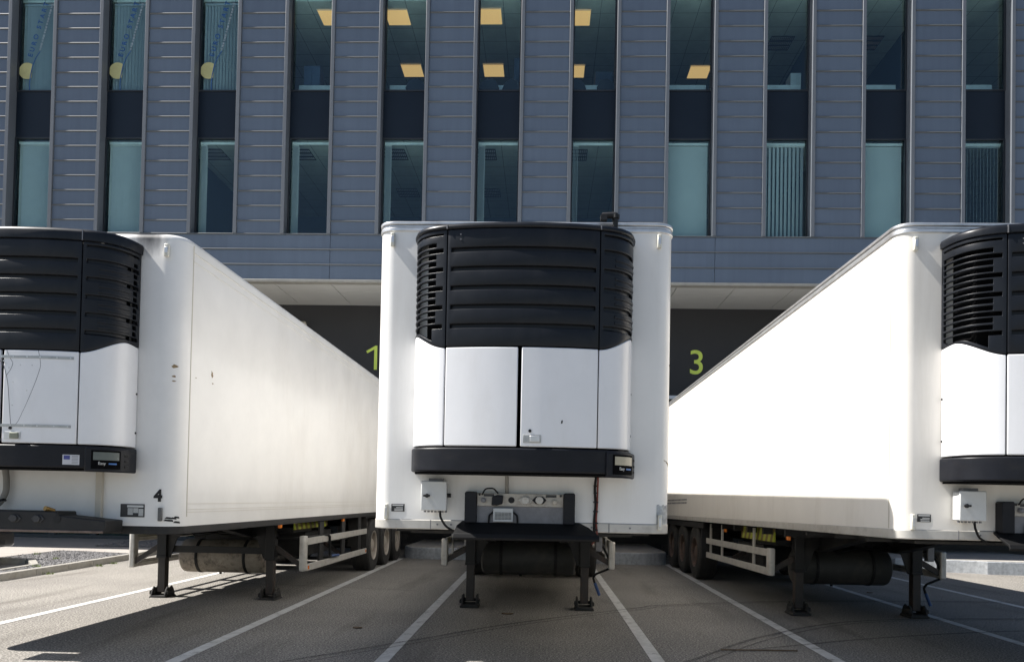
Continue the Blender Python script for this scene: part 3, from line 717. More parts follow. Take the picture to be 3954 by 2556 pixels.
def trailer(kind, xc, yc, label, dz=0., rz=0., tilt=0.):
    root = empty('refrigerated_trailer', (xc, yc, dz), rz); tag(root, label, 'trailer', 'refrigerated trailers backed onto the dock')
    left, mid, right = kind == 'left', kind == 'mid', kind == 'right'
    W = 1.288 if mid else 1.3; rc = .2 if left else .14; Lb = 13.55; ZB, ZTP = (1.206 if left else 1.222), (3.895 if left else 3.858 if mid else 3.88)
    wm = white_old if left else (white if mid else white_cream)
    def outline(w, r, y0, y1, n=10):
        return arc(-w+r, y0+r, r, 180, 270, n)+arc(w-r, y0+r, r, 270, 360, n)+[(w, y1), (-w, y1)]
    if left:
        # rounded upper front edge
        mb = MB(); rings = []
        lv = [(ZB, 0)]+[(ZTP+.035-.06+.06*math.sin(R_(a)), .06*(1-math.cos(R_(a)))) for a in (0, 25, 50, 75, 90)]
        for z, ins in lv: rings.append([(x, y, z) for x, y in outline(W-ins, rc-ins*.5, ins, Lb)])
        n = len(rings[0]); mb.v = [p for r in rings for p in r]
        mb.f = [tuple(range(n))[::-1], tuple(range((len(rings)-1)*n, len(rings)*n))]
        for k in range(len(rings)-1): mb.f += [(k*n+i, k*n+(i+1) % n, (k+1)*n+(i+1) % n, (k+1)*n+i) for i in range(n)]
        body = mb.build('body', wm, root, angle=30)
        mb = MB()
        for s in (-1, 1):
            mb.box(s*W-.004, s*W+.004, rc+.015, Lb-.05, 3.72, 3.724); mb.box(s*W-.006, s*W+.006, rc+.015, Lb-.05, 3.80, 3.806)
            for z in (1.335, 1.36, 1.415): mb.box(s*W-.004, s*W+.004, rc+.015, Lb-.05, z, z+.005)
        mb.build('side_trim', M('side_trim_cream', (.64, .61, .55), .5, var=.08), body)
        mb = MB(); mb.prism(outline(W-.004, rc, .004, Lb-.2), 'z', ZB-.075, ZB-.0005); mb.build('bottom_rail', chassis, body, bevel=.006)
    else:
        body = MB().prism(outline(W, rc, 0, Lb), 'z', ZB+.085, ZTP).build('body', wm, root, angle=30)
        mb = MB(); o0 = outline(W+.008, rc+.008, -.008, Lb+.01)
        for z0, z1, e in ((ZTP-.022, ZTP+.012, .012), (ZTP+.0125, ZTP+.036, .003), (ZTP+.0365, ZTP+.064, .014)):
            mb.prism(outline(W+e, rc+e, -e, Lb+e), 'z', z0, z1)
        mb.prism(outline(W-.02, rc-.02, .02, Lb-.02), 'z', ZTP+.0645, ZTP+.076)
        mb.build('roof_rail', alu, body, bevel=.006, angle=30)
        mb = MB(); mb.prism(outline(W+.006, rc+.006, -.006, Lb), 'z', ZB, ZB+.0845); mb.build('bottom_rail', alu_dull, body, bevel=.008, angle=30)
        mb = MB()
        for x in ((-.72, -.60, .62, .95) if mid else (-.6, .4, .8)): mb.cyl((x, -.006, ZB+.045), (x, -.012, ZB+.045), .009, 10)
        for x in (-.78, .77): mb.box(x-.004, x+.004, -.0085, -.005, ZB+.002, ZB+.082)
        mb.build('rail_rivet', steel_grey, body)
    for s in (-1, 1): MB().box(s*W-.003, s*W+.003, rc, rc+.014, ZB+.09, ZTP-.025).build('corner_seam', trim_cream, body)
    # marker lamps on the front
    def lamp(x, z, h, m, w=.038):
        o = MB().box(x-w/2, x+w/2, -.034, 0, z, z+h).build('marker_lamp', m, root, bevel=.008)
        MB().box(x-w/2+.006, x+w/2-.006, -.040, -.0345, z+.03, z+h-.03).build('lens', lens_dark if m is lens_dark else alu, o, bevel=.003)
    if left:
        lamp(1.147, 3.70, .118, lens_white, .044); lamp(-1.147, 3.70, .118, lens_white, .044); lamp(1.155, 1.255, .125, lens_dark, .036)
    else:
        for s in (-1, 1): lamp(s*1.165, 3.695, .122, lens_white)
        lamp(-1.170, 1.302, .135, lens_white, .034); lamp(1.205, 1.255, .135, lens_white, .034)
    # ---------------- cooling unit
    unit = MB(); curved(unit, -SEND, SEND, 60, 1.73, 3.70, -.10, -.16)
    unit.box(-.80, .80, -.30, -.005, 1.74, 3.69)
    unit = unit.build('cooling_unit', black_in, root)
    if left: unit.location.x = -.032                # this one sits a little off centre
    mb = MB(); curved(mb, -SEAM+.001, SEAM-.001, 30, 2.755, 3.695, -.034, -.05)
    curved(mb, SEAM+.002, SEND-.17, 14, 2.9, 3.695, -.0275, -.05)
    curved(mb, SEND-.05, SEND, 3, 2.9, 3.695, -.0275, -.05)
    mb.build('grille_backing', black_pl, unit)
    # centre cover with five slots
    sl = sorted(set([-SEAM+.004, -SEAM+.035]+lin(-SEAM+.035, SEAM-.035, 26)+[SEAM-.035, SEAM-.004]))
    zl = [2.742]
    for g in GZ: zl += [g-.018, g+.018]
    zl += [3.705]
    panel(sl, zl, lambda i, j: not (j % 2 == 1 and 1 <= i <= len(sl)-3)).build('grille_cover', black_pl, unit, bevel=.007, solid=.020, seg=3)
    mb = MB()
    for z in (3.62, 3.66): x, y = plan(-.52); mb.cyl((x, y-.001, z), (x, y-.006, z), .007, 8)
    mb.build('cover_screw', steel_grey, unit)
    # side louvres
    for sgn in (-1, 1):
        a0 = SEAM+.004
        if sgn < 0:
            br = [a0, a0+.03, a0+.095]+lin(a0+.095, SEND-.03, 14)[1:]+[SEND-.001]; open0 = 2
        else:
            br = [a0, a0+.03]+lin(a0+.13, SEND-.15, 8)+[SEND-.115, SEND-.055, SEND-.03, SEND-.001]; open0 = len(br)-4
        br = sorted(set(round(b, 5) for b in br)); n = len(br)
        zl = [wave, lambda s: min(wave(s)+.028, 2.876)]; typ = ['k']
        z = 2.887
        for q, g in enumerate(GZ):
            zl.append(g-.018); typ.append('t' if q == 0 else 'k')
            zl.append(g+.018); typ.append('g')
            nxt = g+.157-.018 if q < 4 else 3.70
            if q < 4:
                for h, ty in ((.012, 'k'), (.040, 'o'), (.017, 'k'), (.040, 'o')): zl.append(zl[-1]+h); typ.append(ty)
            else:
                zl.append(zl[-1]+.014); typ.append('k'); zl.append(zl[-1]+.036); typ.append('o'); zl.append(zl[-1]+.020); typ.append('k'); zl.append(3.66); typ.append('k'); zl.append(3.678); typ.append('g')
        zl.append(3.705); typ.append('k')
        def keep(i, j, typ=typ, n=n, open0=open0, sgn=sgn):
            ty = typ[j]
            if ty == 'g': return not (1 <= i <= n-3)
            if ty == 'o':
                return not (open0 <= i <= n-3) if sgn < 0 else not (i == open0)
            if ty == 't': return not (open0+1 <= i <= n-4) if sgn < 0 else True
            return True
        ss = [sgn*b for b in br]
        p = panel(ss, zl, keep)
        if sgn < 0: p.f = [f[::-1] for f in p.f]
        p.build('louvre_cover', black_pl, unit, bevel=.006, solid=.026, seg=3)
        if sgn > 0:                         # raised ribs on the closed side
            mb = MB()
            for g in GZ[:-1]:
                for dzz in (.050, .100): curved(mb, a0+.13, SEND-.16, 10, g+dzz-.012, g+dzz+.012, .008, -.002)
            mb.build('louvre_rib', black_pl, unit, bevel=.004)
        # white corner panels
        mb = MB(); curved(mb, sgn*(SEAM+.005), sgn*(SEND-.001), 22, 1.925, lambda s: wave(s)-.006, -.002, -.03)
        mb.build('corner_panel', white_unit, unit, bevel=.008)
        mb = MB()
        for z in (2.06, 2.42):
            x, y = plan(SEND-.02); mb.cyl((sgn*(x-.002), y, z), (sgn*(x+.004), y, z), .010, 10)
        mb.build('panel_screw', ink_b, unit)
    # roof cap
    mb = MB(); v = []; n = 48
    cz = .035 if left else (-.022 if mid else .008)
    prof = [(-.004, 3.708), (.012, 3.714), (.016, 3.745+cz), (.006, 3.770+cz), (-.03, 3.784+cz), (-.14, 3.79+cz)]
    for i in range(n+1):
        s = -SEND+2*SEND*i/n
        for o_, z in prof: x, y = plan(s, o_); v.append((x, min(y, -.001), z))
    k = len(prof); f = []
    for i in range(n): f += [(i*k+q, (i+1)*k+q, (i+1)*k+q+1, i*k+q+1) for q in range(k-1)]
    mb.add(v, f); mb.add([(x, y, z) for x, y, z in (v[i*k+k-1] for i in range(n+1))]+[(.9, -.0005, 3.80+cz), (-.9, -.0005, 3.80+cz)], [tuple(range(n+3))])
    cap = mb.build('roof_cap', black_pl, unit, angle=50)
    mb = MB()
    for s in (-SEAM, SEAM): curved(mb, s-.004, s+.004, 1, 3.71, 3.765+cz, .0185, .008)
    mb.build('cap_seam', steel_grey, unit)
    # doors
    for a, b_ in ((-SEAM+.005, -.028), (.002, SEAM-.005)):
        mb = MB(); curved(mb, a, b_, 14, 1.925, 2.732, 0, -.03); mb.build('door_panel', white_unit, unit, bevel=.008)
    xk = .10; yk = plan(xk)[1]
    mb = MB().box(xk-.075, xk+.07, yk-.006, yk-.0005, 1.955, 2.022); mb.build('latch_recess', strip_met if not left else grey_box, unit, bevel=.004)
    MB().box(xk-.02, xk+.06, yk-.017, yk-.0065, 1.962, 2.014).build('latch', alu if not left else M('latch_olive', (.20, .21, .16), .5, .2), unit, bevel=.005)
    MB().cyl((xk-.02, yk-.001, 2.052), (xk-.02, yk-.010, 2.052), .013, 14).build('keyhole', ink_b, unit)
    if mid:
        x, y = plan(.335, .0004); MB().prism([(x-.006, 2.115), (x+.008, 2.12), (x+.010, 2.145), (x-.002, 2.14)], 'y', y-.001, y).build('paint_chip', ink_b, unit)
    # lower band
    mb = MB(); curved(mb, -SEND, SEND, 56, 1.716, 1.912, .010, -.05); mb.build('lower_band', band_bl, unit, bevel=.012)
    mb = MB(); mb.prism([plan(-SEND+2*SEND*i/40, -.02) for i in range(41)], 'z', 1.700, 1.7155); mb.build('drip_tray', black_in, unit)
    # control display at the right end of the band
    c0, c1 = SEAM+.07, SEND-.045
    mb = MB(); curved(mb, c0, c1, 14, 1.688, 1.898, .036, .0); ctl = mb.build('control_box', band_bl, unit, bevel=.012)
    mb = MB(); curved(mb, c0+.05, c0+.27, 6, 1.715, 1.878, .042, .035); mb.build('display_bezel', black_in, unit, bevel=.004)
    mb = MB(); curved(mb, c0+.065, c0+.255, 6, 1.792, 1.862, .044, .0415); mb.build('display_screen', lcd if not left else lcd_dim, unit)
    mb = MB()
    for z in (1.84, 1.79, 1.74): curved(mb, c0+.31, c0+.35, 2, z-.010, z+.010, .042, .035)
    mb.build('control_button', ink_b, unit, bevel=.003)
    xk, yk = plan(c0+.16, .0448); a = math.atan2(plan(c0+.2)[1]-plan(c0+.12)[1], plan(c0+.2)[0]-plan(c0+.12)[0])
    text('display_lettering', 'Easy', .036, (xk-.05, yk+math.tan(a)*-.05-.001, 1.752), ink_w, unit, rot=(math.pi/2, 0, a), depth=.001)
    mb = MB(); curved(mb, c0+.175, c0+.235, 3, 1.755, 1.768, .0455, .042); mb.build('display_mark', blue_ink, unit)
    # exhaust stub on the roof
    if not left:
        ex = MB().cyl((.775, -.10, 3.70), (.775, -.10, 3.93), .022, 16); ex.tube([(.775, -.10, 3.93), (.775, -.10, 3.955), (.66, -.11, 3.945)], .027, 12)
        ex.cyl((.775, -.10, 3.925), (.775, -.10, 3.955), .034, 14); ex.box(.645, .70, -.14, -.085, 3.90, 3.95)
        ex.build('exhaust_pipe', chassis, root)
    # ---------------- lower front fittings
    if not left:
        bx = MB().box(-.842, -.632, -.135, -.02, 1.392, 1.632).build('electrical_box', grey_box, root, bevel=.008)
        MB().box(-.848, -.626, -.153, -.1355, 1.388, 1.640).build('box_door', grey_box, bx, bevel=.008)
        mb = MB(); [mb.cyl((-.82+k*.03, -.08, 1.372), (-.82+k*.03, -.08, 1.392), .011, 8) for k in range(7)]; mb.build('cable_gland', steel_grey, bx)
        MB().cyl((-.795, -.1535, 1.515), (-.795, -.172, 1.515), .018, 12).box(-.825, -.765, -.182, -.172, 1.506, 1.524).build('box_lock', ink_b, bx, bevel=.003)
        MB().box(-.79, -.67, -.10, -.02, 1.641, 1.665).build('box_bracket', steel_grey, bx)
        MB().cyl((-.632, -.08, 1.52), (-.598, -.08, 1.52), .018, 10).build('box_hinge', ink_b, bx)
        MB().tube([(-.69, -.08, 1.39), (-.685, -.085, 1.33), (-.64, -.06, 1.25), (-.56, -.03, 1.205), (-.45, .05, 1.19)], .010, 8).build('box_cable', hose_bl, root)
        MB().tube([(-.118, -.10, 1.72), (-.118, -.05, 1.60), (-.118, -.02, 1.50)], .016, 10).build('drain_hose', hose_gr, root)
        MB().tube([(-.33, -.09, 1.53), (-.30, -.10, 1.585), (-.23, -.10, 1.59), (-.19, -.09, 1.545)], .0065, 8).build('loop_cable', hose_bl, root)
        pl = MB().box(-1.128, -1.012, -.006, -.001, 1.372, 1.438).build('data_plate', plate_bl, root, bevel=.002)
        mb = MB().box(-1.118, -1.022, -.008, -.0062, 1.422, 1.432)
        for z in (1.406, 1.394, 1.381): mb.box(-1.085 if z > 1.4 else -1.10, -1.025, -.008, -.0062, z-.003, z+.003)
        mb.build('plate_print', ink_w, pl)
        mb = MB(); pth = [(.645, -.10, 1.70), (.64, -.03, 1.60), (.652, -.02, 1.45), (.640, -.02, 1.33), (.645, -.012, 1.18), (.62, .1, 1.12)]
        mb.tube(pth, .011, 8); mb.build('wiring_loom', hose_bl, root)
        mb = MB(); mb.tube([(x+.018+.008*math.sin(i*2), y-.004, z) for i, (x, y, z) in enumerate(pth)], .008, 8); mb.build('red_cable', cable_rd, root)
        mb = MB(); [mb.cyl((.652, -.022, z), (.652, -.022, z+.012), .022, 8) for z in (1.62, 1.56, 1.48, 1.40, 1.30, 1.24)]; mb.build('cable_tie', ink_b, root)
        # connector bracket
        for x0, x1 in ((-.475, -.372), (.372, .470)):
            MB().prism([(x0, 1.29), (x1, 1.29), (x1, 1.548), (x1-.012, 1.558), (x0+.012, 1.558), (x0, 1.548)], 'y', -.115, -.004).build('connector_post', band_bl, root, bevel=.006)
        cp = MB().box(-.3715, .3715, -.085, -.02, 1.436, 1.547).build('connector_panel', conn_plate, root, bevel=.004)
        MB().box(-.3715, .3715, -.070, -.02, 1.285, 1.4355).build('lower_panel', steel_grey, root)
        for x, z, r, m_, kindc in ((-.315, 1.485, .022, steel_grey, 'air'), (-.195, 1.487, .044, band_bl, 'cap'), (-.075, 1.490, .027, ink_b, 'hole'), (.045, 1.490, .034, alu_dull, 'sock'), (.165, 1.493, .034, alu_dull, 'sock'), (.295, 1.478, .022, ink_b, 'air')):
            if kindc == 'sock':
                s_ = MB().prism([(x-.062, z), (x-.03, z+.032), (x+.03, z+.032), (x+.062, z), (x+.03, z-.032), (x-.03, z-.032)], 'y', -.092, -.0855).build('trailer_socket', m_ if x < .1 else band_bl, cp, bevel=.003)
                MB().cyl((x, -.0925, z), (x, -.125, z), r, 18).cyl((x, -.125, z+.02), (x, -.131, z+.02), .012, 10).build('socket_cap', alu_dull, cp, bevel=.004)
            elif kindc == 'cap':
                MB().prism([(x-.05, z-.045), (x-.045, z+.03), (x, z+.045), (x+.05, z+.042), (x+.045, z-.03), (x, z-.045)], 'y', -.125, -.0855).build('socket_cover', m_, cp, bevel=.008)
            elif kindc == 'hole':
                MB().cyl((x, -.0855, z), (x, -.089, z), r, 20).build('socket_hole', m_, cp)
            else:
                MB().cyl((x, -.0855, z), (x, -.12, z), r, 14).cyl((x, -.12, z), (x, -.128, z), r*.7, 12).build('air_coupling', trim_cream if x > .2 else m_, cp, bevel=.003)
        for x in (-.27, .265): MB().box(x-.045, x+.045, -.0872, -.0855, 1.518, 1.540).build('small_label', plate_bl, cp)
        mb = MB()
        for x in (-.35, .348): mb.cyl((x, -.0855, 1.533), (x, -.092, 1.533), .010, 10)
        mb.build('panel_bolt', ink_b, cp)
        jb = MB().box(-.228, -.058, -.125, -.0705, 1.303, 1.420).build('junction_box', grey_box, root, bevel=.006)
        mb = MB()
        for r in range(6):
            for c_ in range(5): mb.box(-.214+c_*.029, -.187+c_*.029, -.1285, -.1252, 1.324+r*.0108, 1.329+r*.0108)
        mb.build('box_label', ink_b, jb)
        for s in (-1, 1): MB().tube([(-.143+s*.085, -.09, 1.385), (-.143+s*.12, -.09, 1.36), (-.143+s*.125, -.085, 1.29)], .008, 8).build('box_cable', hose_bl, root)
        # sloping coupling plate
        mb = MB()
        top = [(-.49, -.02), (.52, -.02)]
        P0 = [(-.485, -.04, 1.305), (.515, -.04, 1.305), (.66, -.34, 1.195), (-.545, -.34, 1.190)]
        P0 = [(-.50, -.03, 1.305), (.515, -.03, 1.305), (.585, -.16, 1.272), (.665, -.33, 1.210), (.665, -.345, 1.178), (-.545, -.345, 1.172), (-.545, -.33, 1.206), (-.535, -.16, 1.27)]
        lo = [(x, y+.01, z-.02) for x, y, z in P0]
        cxs = [(P0[0], P0[1], P0[2], P0[7]), (P0[7], P0[2], P0[3], P0[6]), (P0[6], P0[3], P0[4], P0[5])]
        mb.add(P0+lo, [(0, 1, 2, 7), (7, 2, 3, 6), (6, 3, 4, 5), (8, 15, 10, 9), (15, 14, 11, 10), (14, 13, 12, 11), (0, 8, 9, 1), (5, 4, 12, 13), (1, 9, 10, 2), (2, 10, 11, 3), (3, 11, 12, 4), (0, 7, 15, 8), (7, 6, 14, 15), (6, 5, 13, 14)])
        mb.build('coupling_plate', plate_paint, root, bevel=.004)
    else:
        MB().tube([(-.29, -.06, 1.73), (-.28, -.05, 1.60), (-.28, -.05, 1.50), (-.32, -.06, 1.40), (-.40, -.12, 1.33)], .028, 12).build('drain_hose', hose_gr, root)
        MB().cyl((-.31, -.06, 1.405), (-.318, -.06, 1.425), .04, 14).build('hose_clip', ink_b, root)
        MB().box(.555, .612, -.045, -.001, ZB+.005, 1.70).build('front_post', trim_cream, root, bevel=.004)
        pl = MB().box(.775, 1.002, -.007, -.001, 1.288, 1.408).build('data_plate', plate_bl, root, bevel=.003)
        mb = MB().box(.84, .992, -.009, -.0072, 1.378, 1.397)
        for r in range(7): mb.box(.846, .894, -.009, -.0072, 1.309+r*.009, 1.3155+r*.009); mb.box(.898, .944, -.009, -.0072, 1.327+r*.0065, 1.332+r*.0065); mb.box(.948, .992, -.009, -.0072, 1.300+r*.0095, 1.307+r*.0095)
        mb.build('plate_print', grey_box, pl)
        text('number_decal', '4', .142, (1.088, -.0022, 1.442), ink_b, root, depth=.0008, bold=.008)
        # coupling bumper with sockets
        cb = MB().prism([(-.83, 1.15), (.83, 1.15), (.835, 1.262), (.40, 1.30), (.395, 1.335), (-.395, 1.335), (-.40, 1.30), (-.835, 1.262)], 'y', -.36, -.06).build('coupling_plate', chassis, root, bevel=.01)
        MB().box(-.82, .82, -.372, -.3605, 1.150, 1.172).build('worn_edge', M('bare_edge', (.16, .12, .10), .5, .4, var=.4, scale=14), cb, bevel=.004)
        for x in (-.18, .02, .23): MB().prism([(x-.06, 1.268), (x-.03, 1.30), (x+.03, 1.30), (x+.06, 1.268), (x+.03, 1.236), (x-.03, 1.236)], 'y', -.368, -.3605).cyl((x, -.368, 1.268), (x, -.385, 1.268), .03, 16).build('trailer_socket', M('socket_dark', (.05, .05, .052), .5, .3, var=.2, scale=20), cb, bevel=.003)
        MB().cyl((.40, -.3605, 1.27), (.40, -.364, 1.27), .035, 16).build('socket_hole', ink_b, cb)
        MB().cyl((.30, -.25, 1.335), (.27, -.33, 1.36), .022, 12).build('air_coupling', M('brass', (.30, .18, .05), .4, .5), root)
        # repairs and cracks on the hatch
        def onplan(x, off): return plan(x, off)
        for z, xa, xb in ((2.672, -.062, .592), (2.075, -.07, .585)):
            mb = MB(); curved(mb, xa+.03, xb, 10, z-.012, z+.012, .005, .0003); st = mb.build('repair_strip', strip_met, unit)
            mb = MB()
            for q in (.05, .15, .27, .38, .52, .63):
                x, y = plan(min(xa+q, xb-.02), .005); MB().cyl((x, y, z), (x, y-.002, z), .007, 8).build('rivet', alu, unit)
        for pts, r in (([(-.05, 2.66), (.0, 2.60), (.03, 2.509), (.05, 2.40), (.055, 2.33), (.08, 2.084)], .0028), ([(.025, 2.73), (.05, 2.67), (.085, 2.616), (.07, 2.57), (.03, 2.509)], .002),
                       ([(.298, 2.73), (.315, 2.66), (.321, 2.589), (.29, 2.48), (.253, 2.375), (.20, 2.24), (.144, 2.11), (.11, 2.07)], .002), ([(-.02, 1.99), (.0, 1.94)], .002)):
            mb = MB(); mb.tube([(plan(x, -.0006)[0], plan(x, -.0006)[1], z) for x, z in pts], r, 6); mb.build('crack', crack_m, unit)
        mb = MB()
        for x, z in ((.0, 2.635), (.03, 2.70), (.02, 2.615), (.05, 2.575), (.15, 2.60), (.25, 2.60), (.09, 2.45), (.21, 2.38), (.25, 2.375), (.09, 2.25)):
            px, py = plan(x, .0); MB().cyl((px, py, z), (px, py-.002, z), .006, 8).build('rivet', alu, unit)
        mb = MB(); curved(mb, .53, .665, 4, 1.745, 1.832, .0125, .009); lb = mb.build('band_label', M('label_silver', (.55, .55, .58), .4, .2), unit)
        mb = MB(); curved(mb, .54, .59, 2, 1.79, 1.825, .0135, .0122); mb.build('label_print', M('ink_navy', (.06, .07, .25), .5), unit)
        mb = MB()
        for k in range(6): curved(mb, .605, .655, 2, 1.756+k*.0125, 1.760+k*.0125, .0135, .0122)
        mb.build('label_text', steel_grey, unit)
        # chipped gelcoat
        def chip(pts, ax, a):
            mb = MB(); mb.prism(pts, ax, a, a+.0015 if ax == 'x' else a-.0015); mb.build('gelcoat_chip', chip_m, body)
        def rag(cx, cz, w, h, n=9): return [(cx+w*math.cos(6.283*k/n)*random.uniform(.4, 1.2), cz+h*math.sin(6.283*k/n)*random.uniform(.4, 1.2)) for k in range(n)]
        chip(rag(.70, 2.722, .035, .035), 'x', W-.0003); chip(rag(.72, 2.63, .03, .008), 'x', W-.0003); chip(rag(.33, 2.63, .02, .006), 'x', W-.0003)
        for z, h in ((2.69, .020), (2.60, .009), (2.555, .006)):
            t = R_(-40); mb = MB(); mb.prism([(q[0]*math.cos(t)*-1, q[1]) for q in rag(0, z, .040 if z > 2.65 else .025, h)], 'y', -.0012, .0012); mb.v = [(x+W-rc+rc*math.cos(R_(-52)), y+rc+rc*math.sin(R_(-52))+.75*x, z_) for x, y, z_ in mb.v]; mb.build('gelcoat_chip', chip_m, body)
        mb = MB()
        for k in range(7):
            q = random.uniform(-62, -30); x0, y0 = W-rc+(rc+.001)*math.cos(R_(q)), rc+(rc+.001)*math.sin(R_(q)); z = random.uniform(1.235, 1.285); d = .03
            tx, ty = -math.sin(R_(q)), math.cos(R_(q)); mb.add([(x0-tx*d, y0-ty*d, z), (x0+tx*d, y0+ty*d, z-.006), (x0+tx*d*.8, y0+ty*d*.8, z+.012), (x0-tx*d*.5, y0-ty*d*.5, z+.016)], [(0, 1, 2, 3)])
        mb.build('scuff', ink_b, body)
    if mid:
        mb = MB(); pth = [(W-rc+(rc+.002)*math.cos(R_(a)), rc+(rc+.002)*math.sin(R_(a))) for a in range(-78, 1, 6)]
        k = len(pth); mb.add([(x, y, 1.305) for x, y in pth]+[(x, y, 1.47+.008*math.sin(i*1.7)) for i, (x, y) in enumerate(pth)], [(i, i+1, k+i+1, k+i) for i in range(k-1)])
        mb.build('repair_patch', M('dented_zinc', (.36, .38, .40), .4, .5, var=.45, scale=22, bmp=.5, bscale=30), body)
        mb = MB()
        for dzz, a0_, a1_ in ((0, -50, -10), (-.02, -35, 0), (.28*3, -20, 0)):
            pp = [(W-rc+(rc+.001)*math.cos(R_(a)), rc+(rc+.001)*math.sin(R_(a)), 1.86+dzz-.0008*(a-a0_)) for a in range(a0_, a1_+1, 5)]
            mb.tube(pp, .0025, 5)
        mb.build('scratch', chip_m, body)
    if right:
        mb = MB()
        for r, z in ((0, 1.63), (1, 1.565)):
            y = 9.5
            while y < 12.2:
                w = random.uniform(.05, .16); mb.box(-W-.0015, -W+.001, y, y+w, z, z+.035); y += w+random.uniform(.02, .06)
        mb.build('side_lettering', steel_grey, body)
    # ---------------- chassis
    mb = MB()
    for s in (-1, 1):
        x = s*.5
        mb.prism([(1.2, 1.16), (2.6, 1.13), (3.9, .93), (13.2, .93), (13.2, 1.2), (1.2, 1.2)] , 'x', x-.008, x+.008)
        mb.prism([(2.6, 1.115), (3.9, .915), (13.2, .915), (13.2, .930), (3.9, .930), (2.6, 1.13)], 'x', x-.07, x+.07)
    for y in [.8, 1.6, 2.5, 3.3]+[4.3+k*.8 for k in range(11)]: mb.box(-1.22, 1.22, y-.03, y+.03, 1.12 if y > 3 else 1.17, 1.205)
    mb.box(-1.0, 1.0, .3, 2.4, 1.175, 1.2) if not left else None
    mb.build('chassis_frame', chassis, root)
    mb = MB()
    for s in (-1, 1): mb.box(s*1.25-.02, s*1.25+.02, 8.0, 13.3, 1.10, 1.2)
    mb.build('side_rail', chassis, root)
    LY = 4.10; LX = .786
    if left: MB().box(-LX, LX, LY+.02, LY+.07, .66, .755).build('leg_brace', chassis, root)
    for s in (-1, 1):
        MB().prism([(s*(LX-.07), 1.12), (s*(LX-.07), .60), (s*(LX-.11), .60), (s*(LX-.20), .86), (s*(LX-.42), 1.04), (s*(LX-.62), 1.12)], 'y', LY-.02, LY+.0).build('leg_gusset', chassis, root)
    for s in (-1, 1):
        x = s*LX
        lg = MB().box(x-.068, x+.068, LY-.07, LY+.08, .60, 1.14); lg.box(x-.074, x+.074, LY-.076, LY+.086, .58, .62)
        lg.prism([(LY+.081, .70), (LY+.081, 1.13), (LY+.55, 1.13)], 'x', x-.01, x+.01)
        lg = lg.build('landing_leg', chassis, root, bevel=.008)
        MB().box(x-.054, x+.054, LY-.056, LY+.066, .09, .60).build('inner_leg', leg_rust, lg, bevel=.006)
        ft = MB().prism([(x-.13, .004), (x+.13, .004), (x+.125, .03), (x+.10, .05), (x-.10, .05), (x-.125, .03)], 'y', LY-.155, LY+.165)
        for c_ in (-1, 1):
            ft.prism([(LY-.15, .05), (LY+.16, .05), (LY+.12, .13), (LY+.07, .175), (LY+.0, .15), (LY-.06, .175), (LY-.11, .13)], 'x', x+c_*.098-.012, x+c_*.098+.012)
            ft.prism([(x+c_*.11, .06), (x+c_*.135, .065), (x+c_*.135, .11), (x+c_*.11, .125)], 'y', LY-.12, LY+.02)
        ft.cyl((x-.12, LY+.005, .10), (x+.12, LY+.005, .10), .022, 12)
        ft.build('foot', rubber, lg, bevel=.006)
    # crank handle
    if left:
        MB().tube([(.86, LY+.02, .90), (1.12, LY+.02, .90), (1.20, LY+.05, .90), (1.285, LY+1.15, .90), (1.31, LY+1.2, .88), (1.31, LY+1.2, .60), (1.31, LY+1.25, .565), (1.31, LY+1.33, .56)], .019, 10).build('crank_handle', hose_bl, root)
        MB().tube([(1.31, LY+1.28, .563), (1.31, LY+1.75, .545)], .021, 10).build('crank_grip', blue_grip, root)
    else:
        MB().tube([(.86, LY+.02, .93), (.98, LY, .93), (1.02, LY, .90), (1.14, LY, .66), (1.15, LY, .58), (.94, LY, .49), (.905, LY, .44), (.93, LY, .36)], .016, 10).build('crank_handle', hose_bl, root)
        MB().tube([(.93, LY, .37), (.995, LY, .20)], .021, 10).build('crank_grip', blue_grip, root)
        MB().box(.93, 1.02, LY-.05, LY+.06, .80, 1.0).build('gear_box', steel_grey, root, bevel=.01)
    # tank between the legs
    tm = tank_rust if left else tank_dark
    ty, tz, tr = (4.72, .66, .255) if not left else (4.75, .575, .25)
    tx0, tx1 = (-.66, .66) if not left else (-.76, .50)
    tk = MB().lathe([(0, -.03), (.10, -.028), (tr*.8, -.012), (tr*.95, .012), (tr, .05), (tr, tx1-tx0-.05), (tr*.95, tx1-tx0-.012), (tr*.8, tx1-tx0+.012), (.1, tx1-tx0+.028), (0, tx1-tx0+.03)], (tx0, ty, tz), (1, 0, 0), 36).build('air_tank', tm, root)
    for x in (tx0+.27, tx1-.27):
        st = MB().lathe([(tr+.0015, -.022), (tr+.007, -.022), (tr+.007, .022), (tr+.0015, .022)], (x, ty, tz), (1, 0, 0), 36); st.cyl((x, ty-.03, tz+tr-.005), (x, ty-.03, 1.14), .009, 8); st.cyl((x, ty+.06, tz+tr-.01), (x, ty+.06, 1.14), .009, 8)
        st.cyl((x, ty-tr-.015, tz-.02), (x, ty-tr-.015, tz+.06), .012, 8)
        st.build('tank_strap', chassis, tk)
    MB().cyl((tx0+.55, ty, tz-tr-.025), (tx0+.55, ty, tz-tr+.01), .02, 10).build('drain_plug', ink_b, tk)
    # pallet box with hazard board
    MB().box(-1.02, 1.02, 4.35, 5.3, .96, 1.045).box(-.9, .9, 5.35, 6.9, .55, .93).build('pallet_box', chassis, root, bevel=.01)
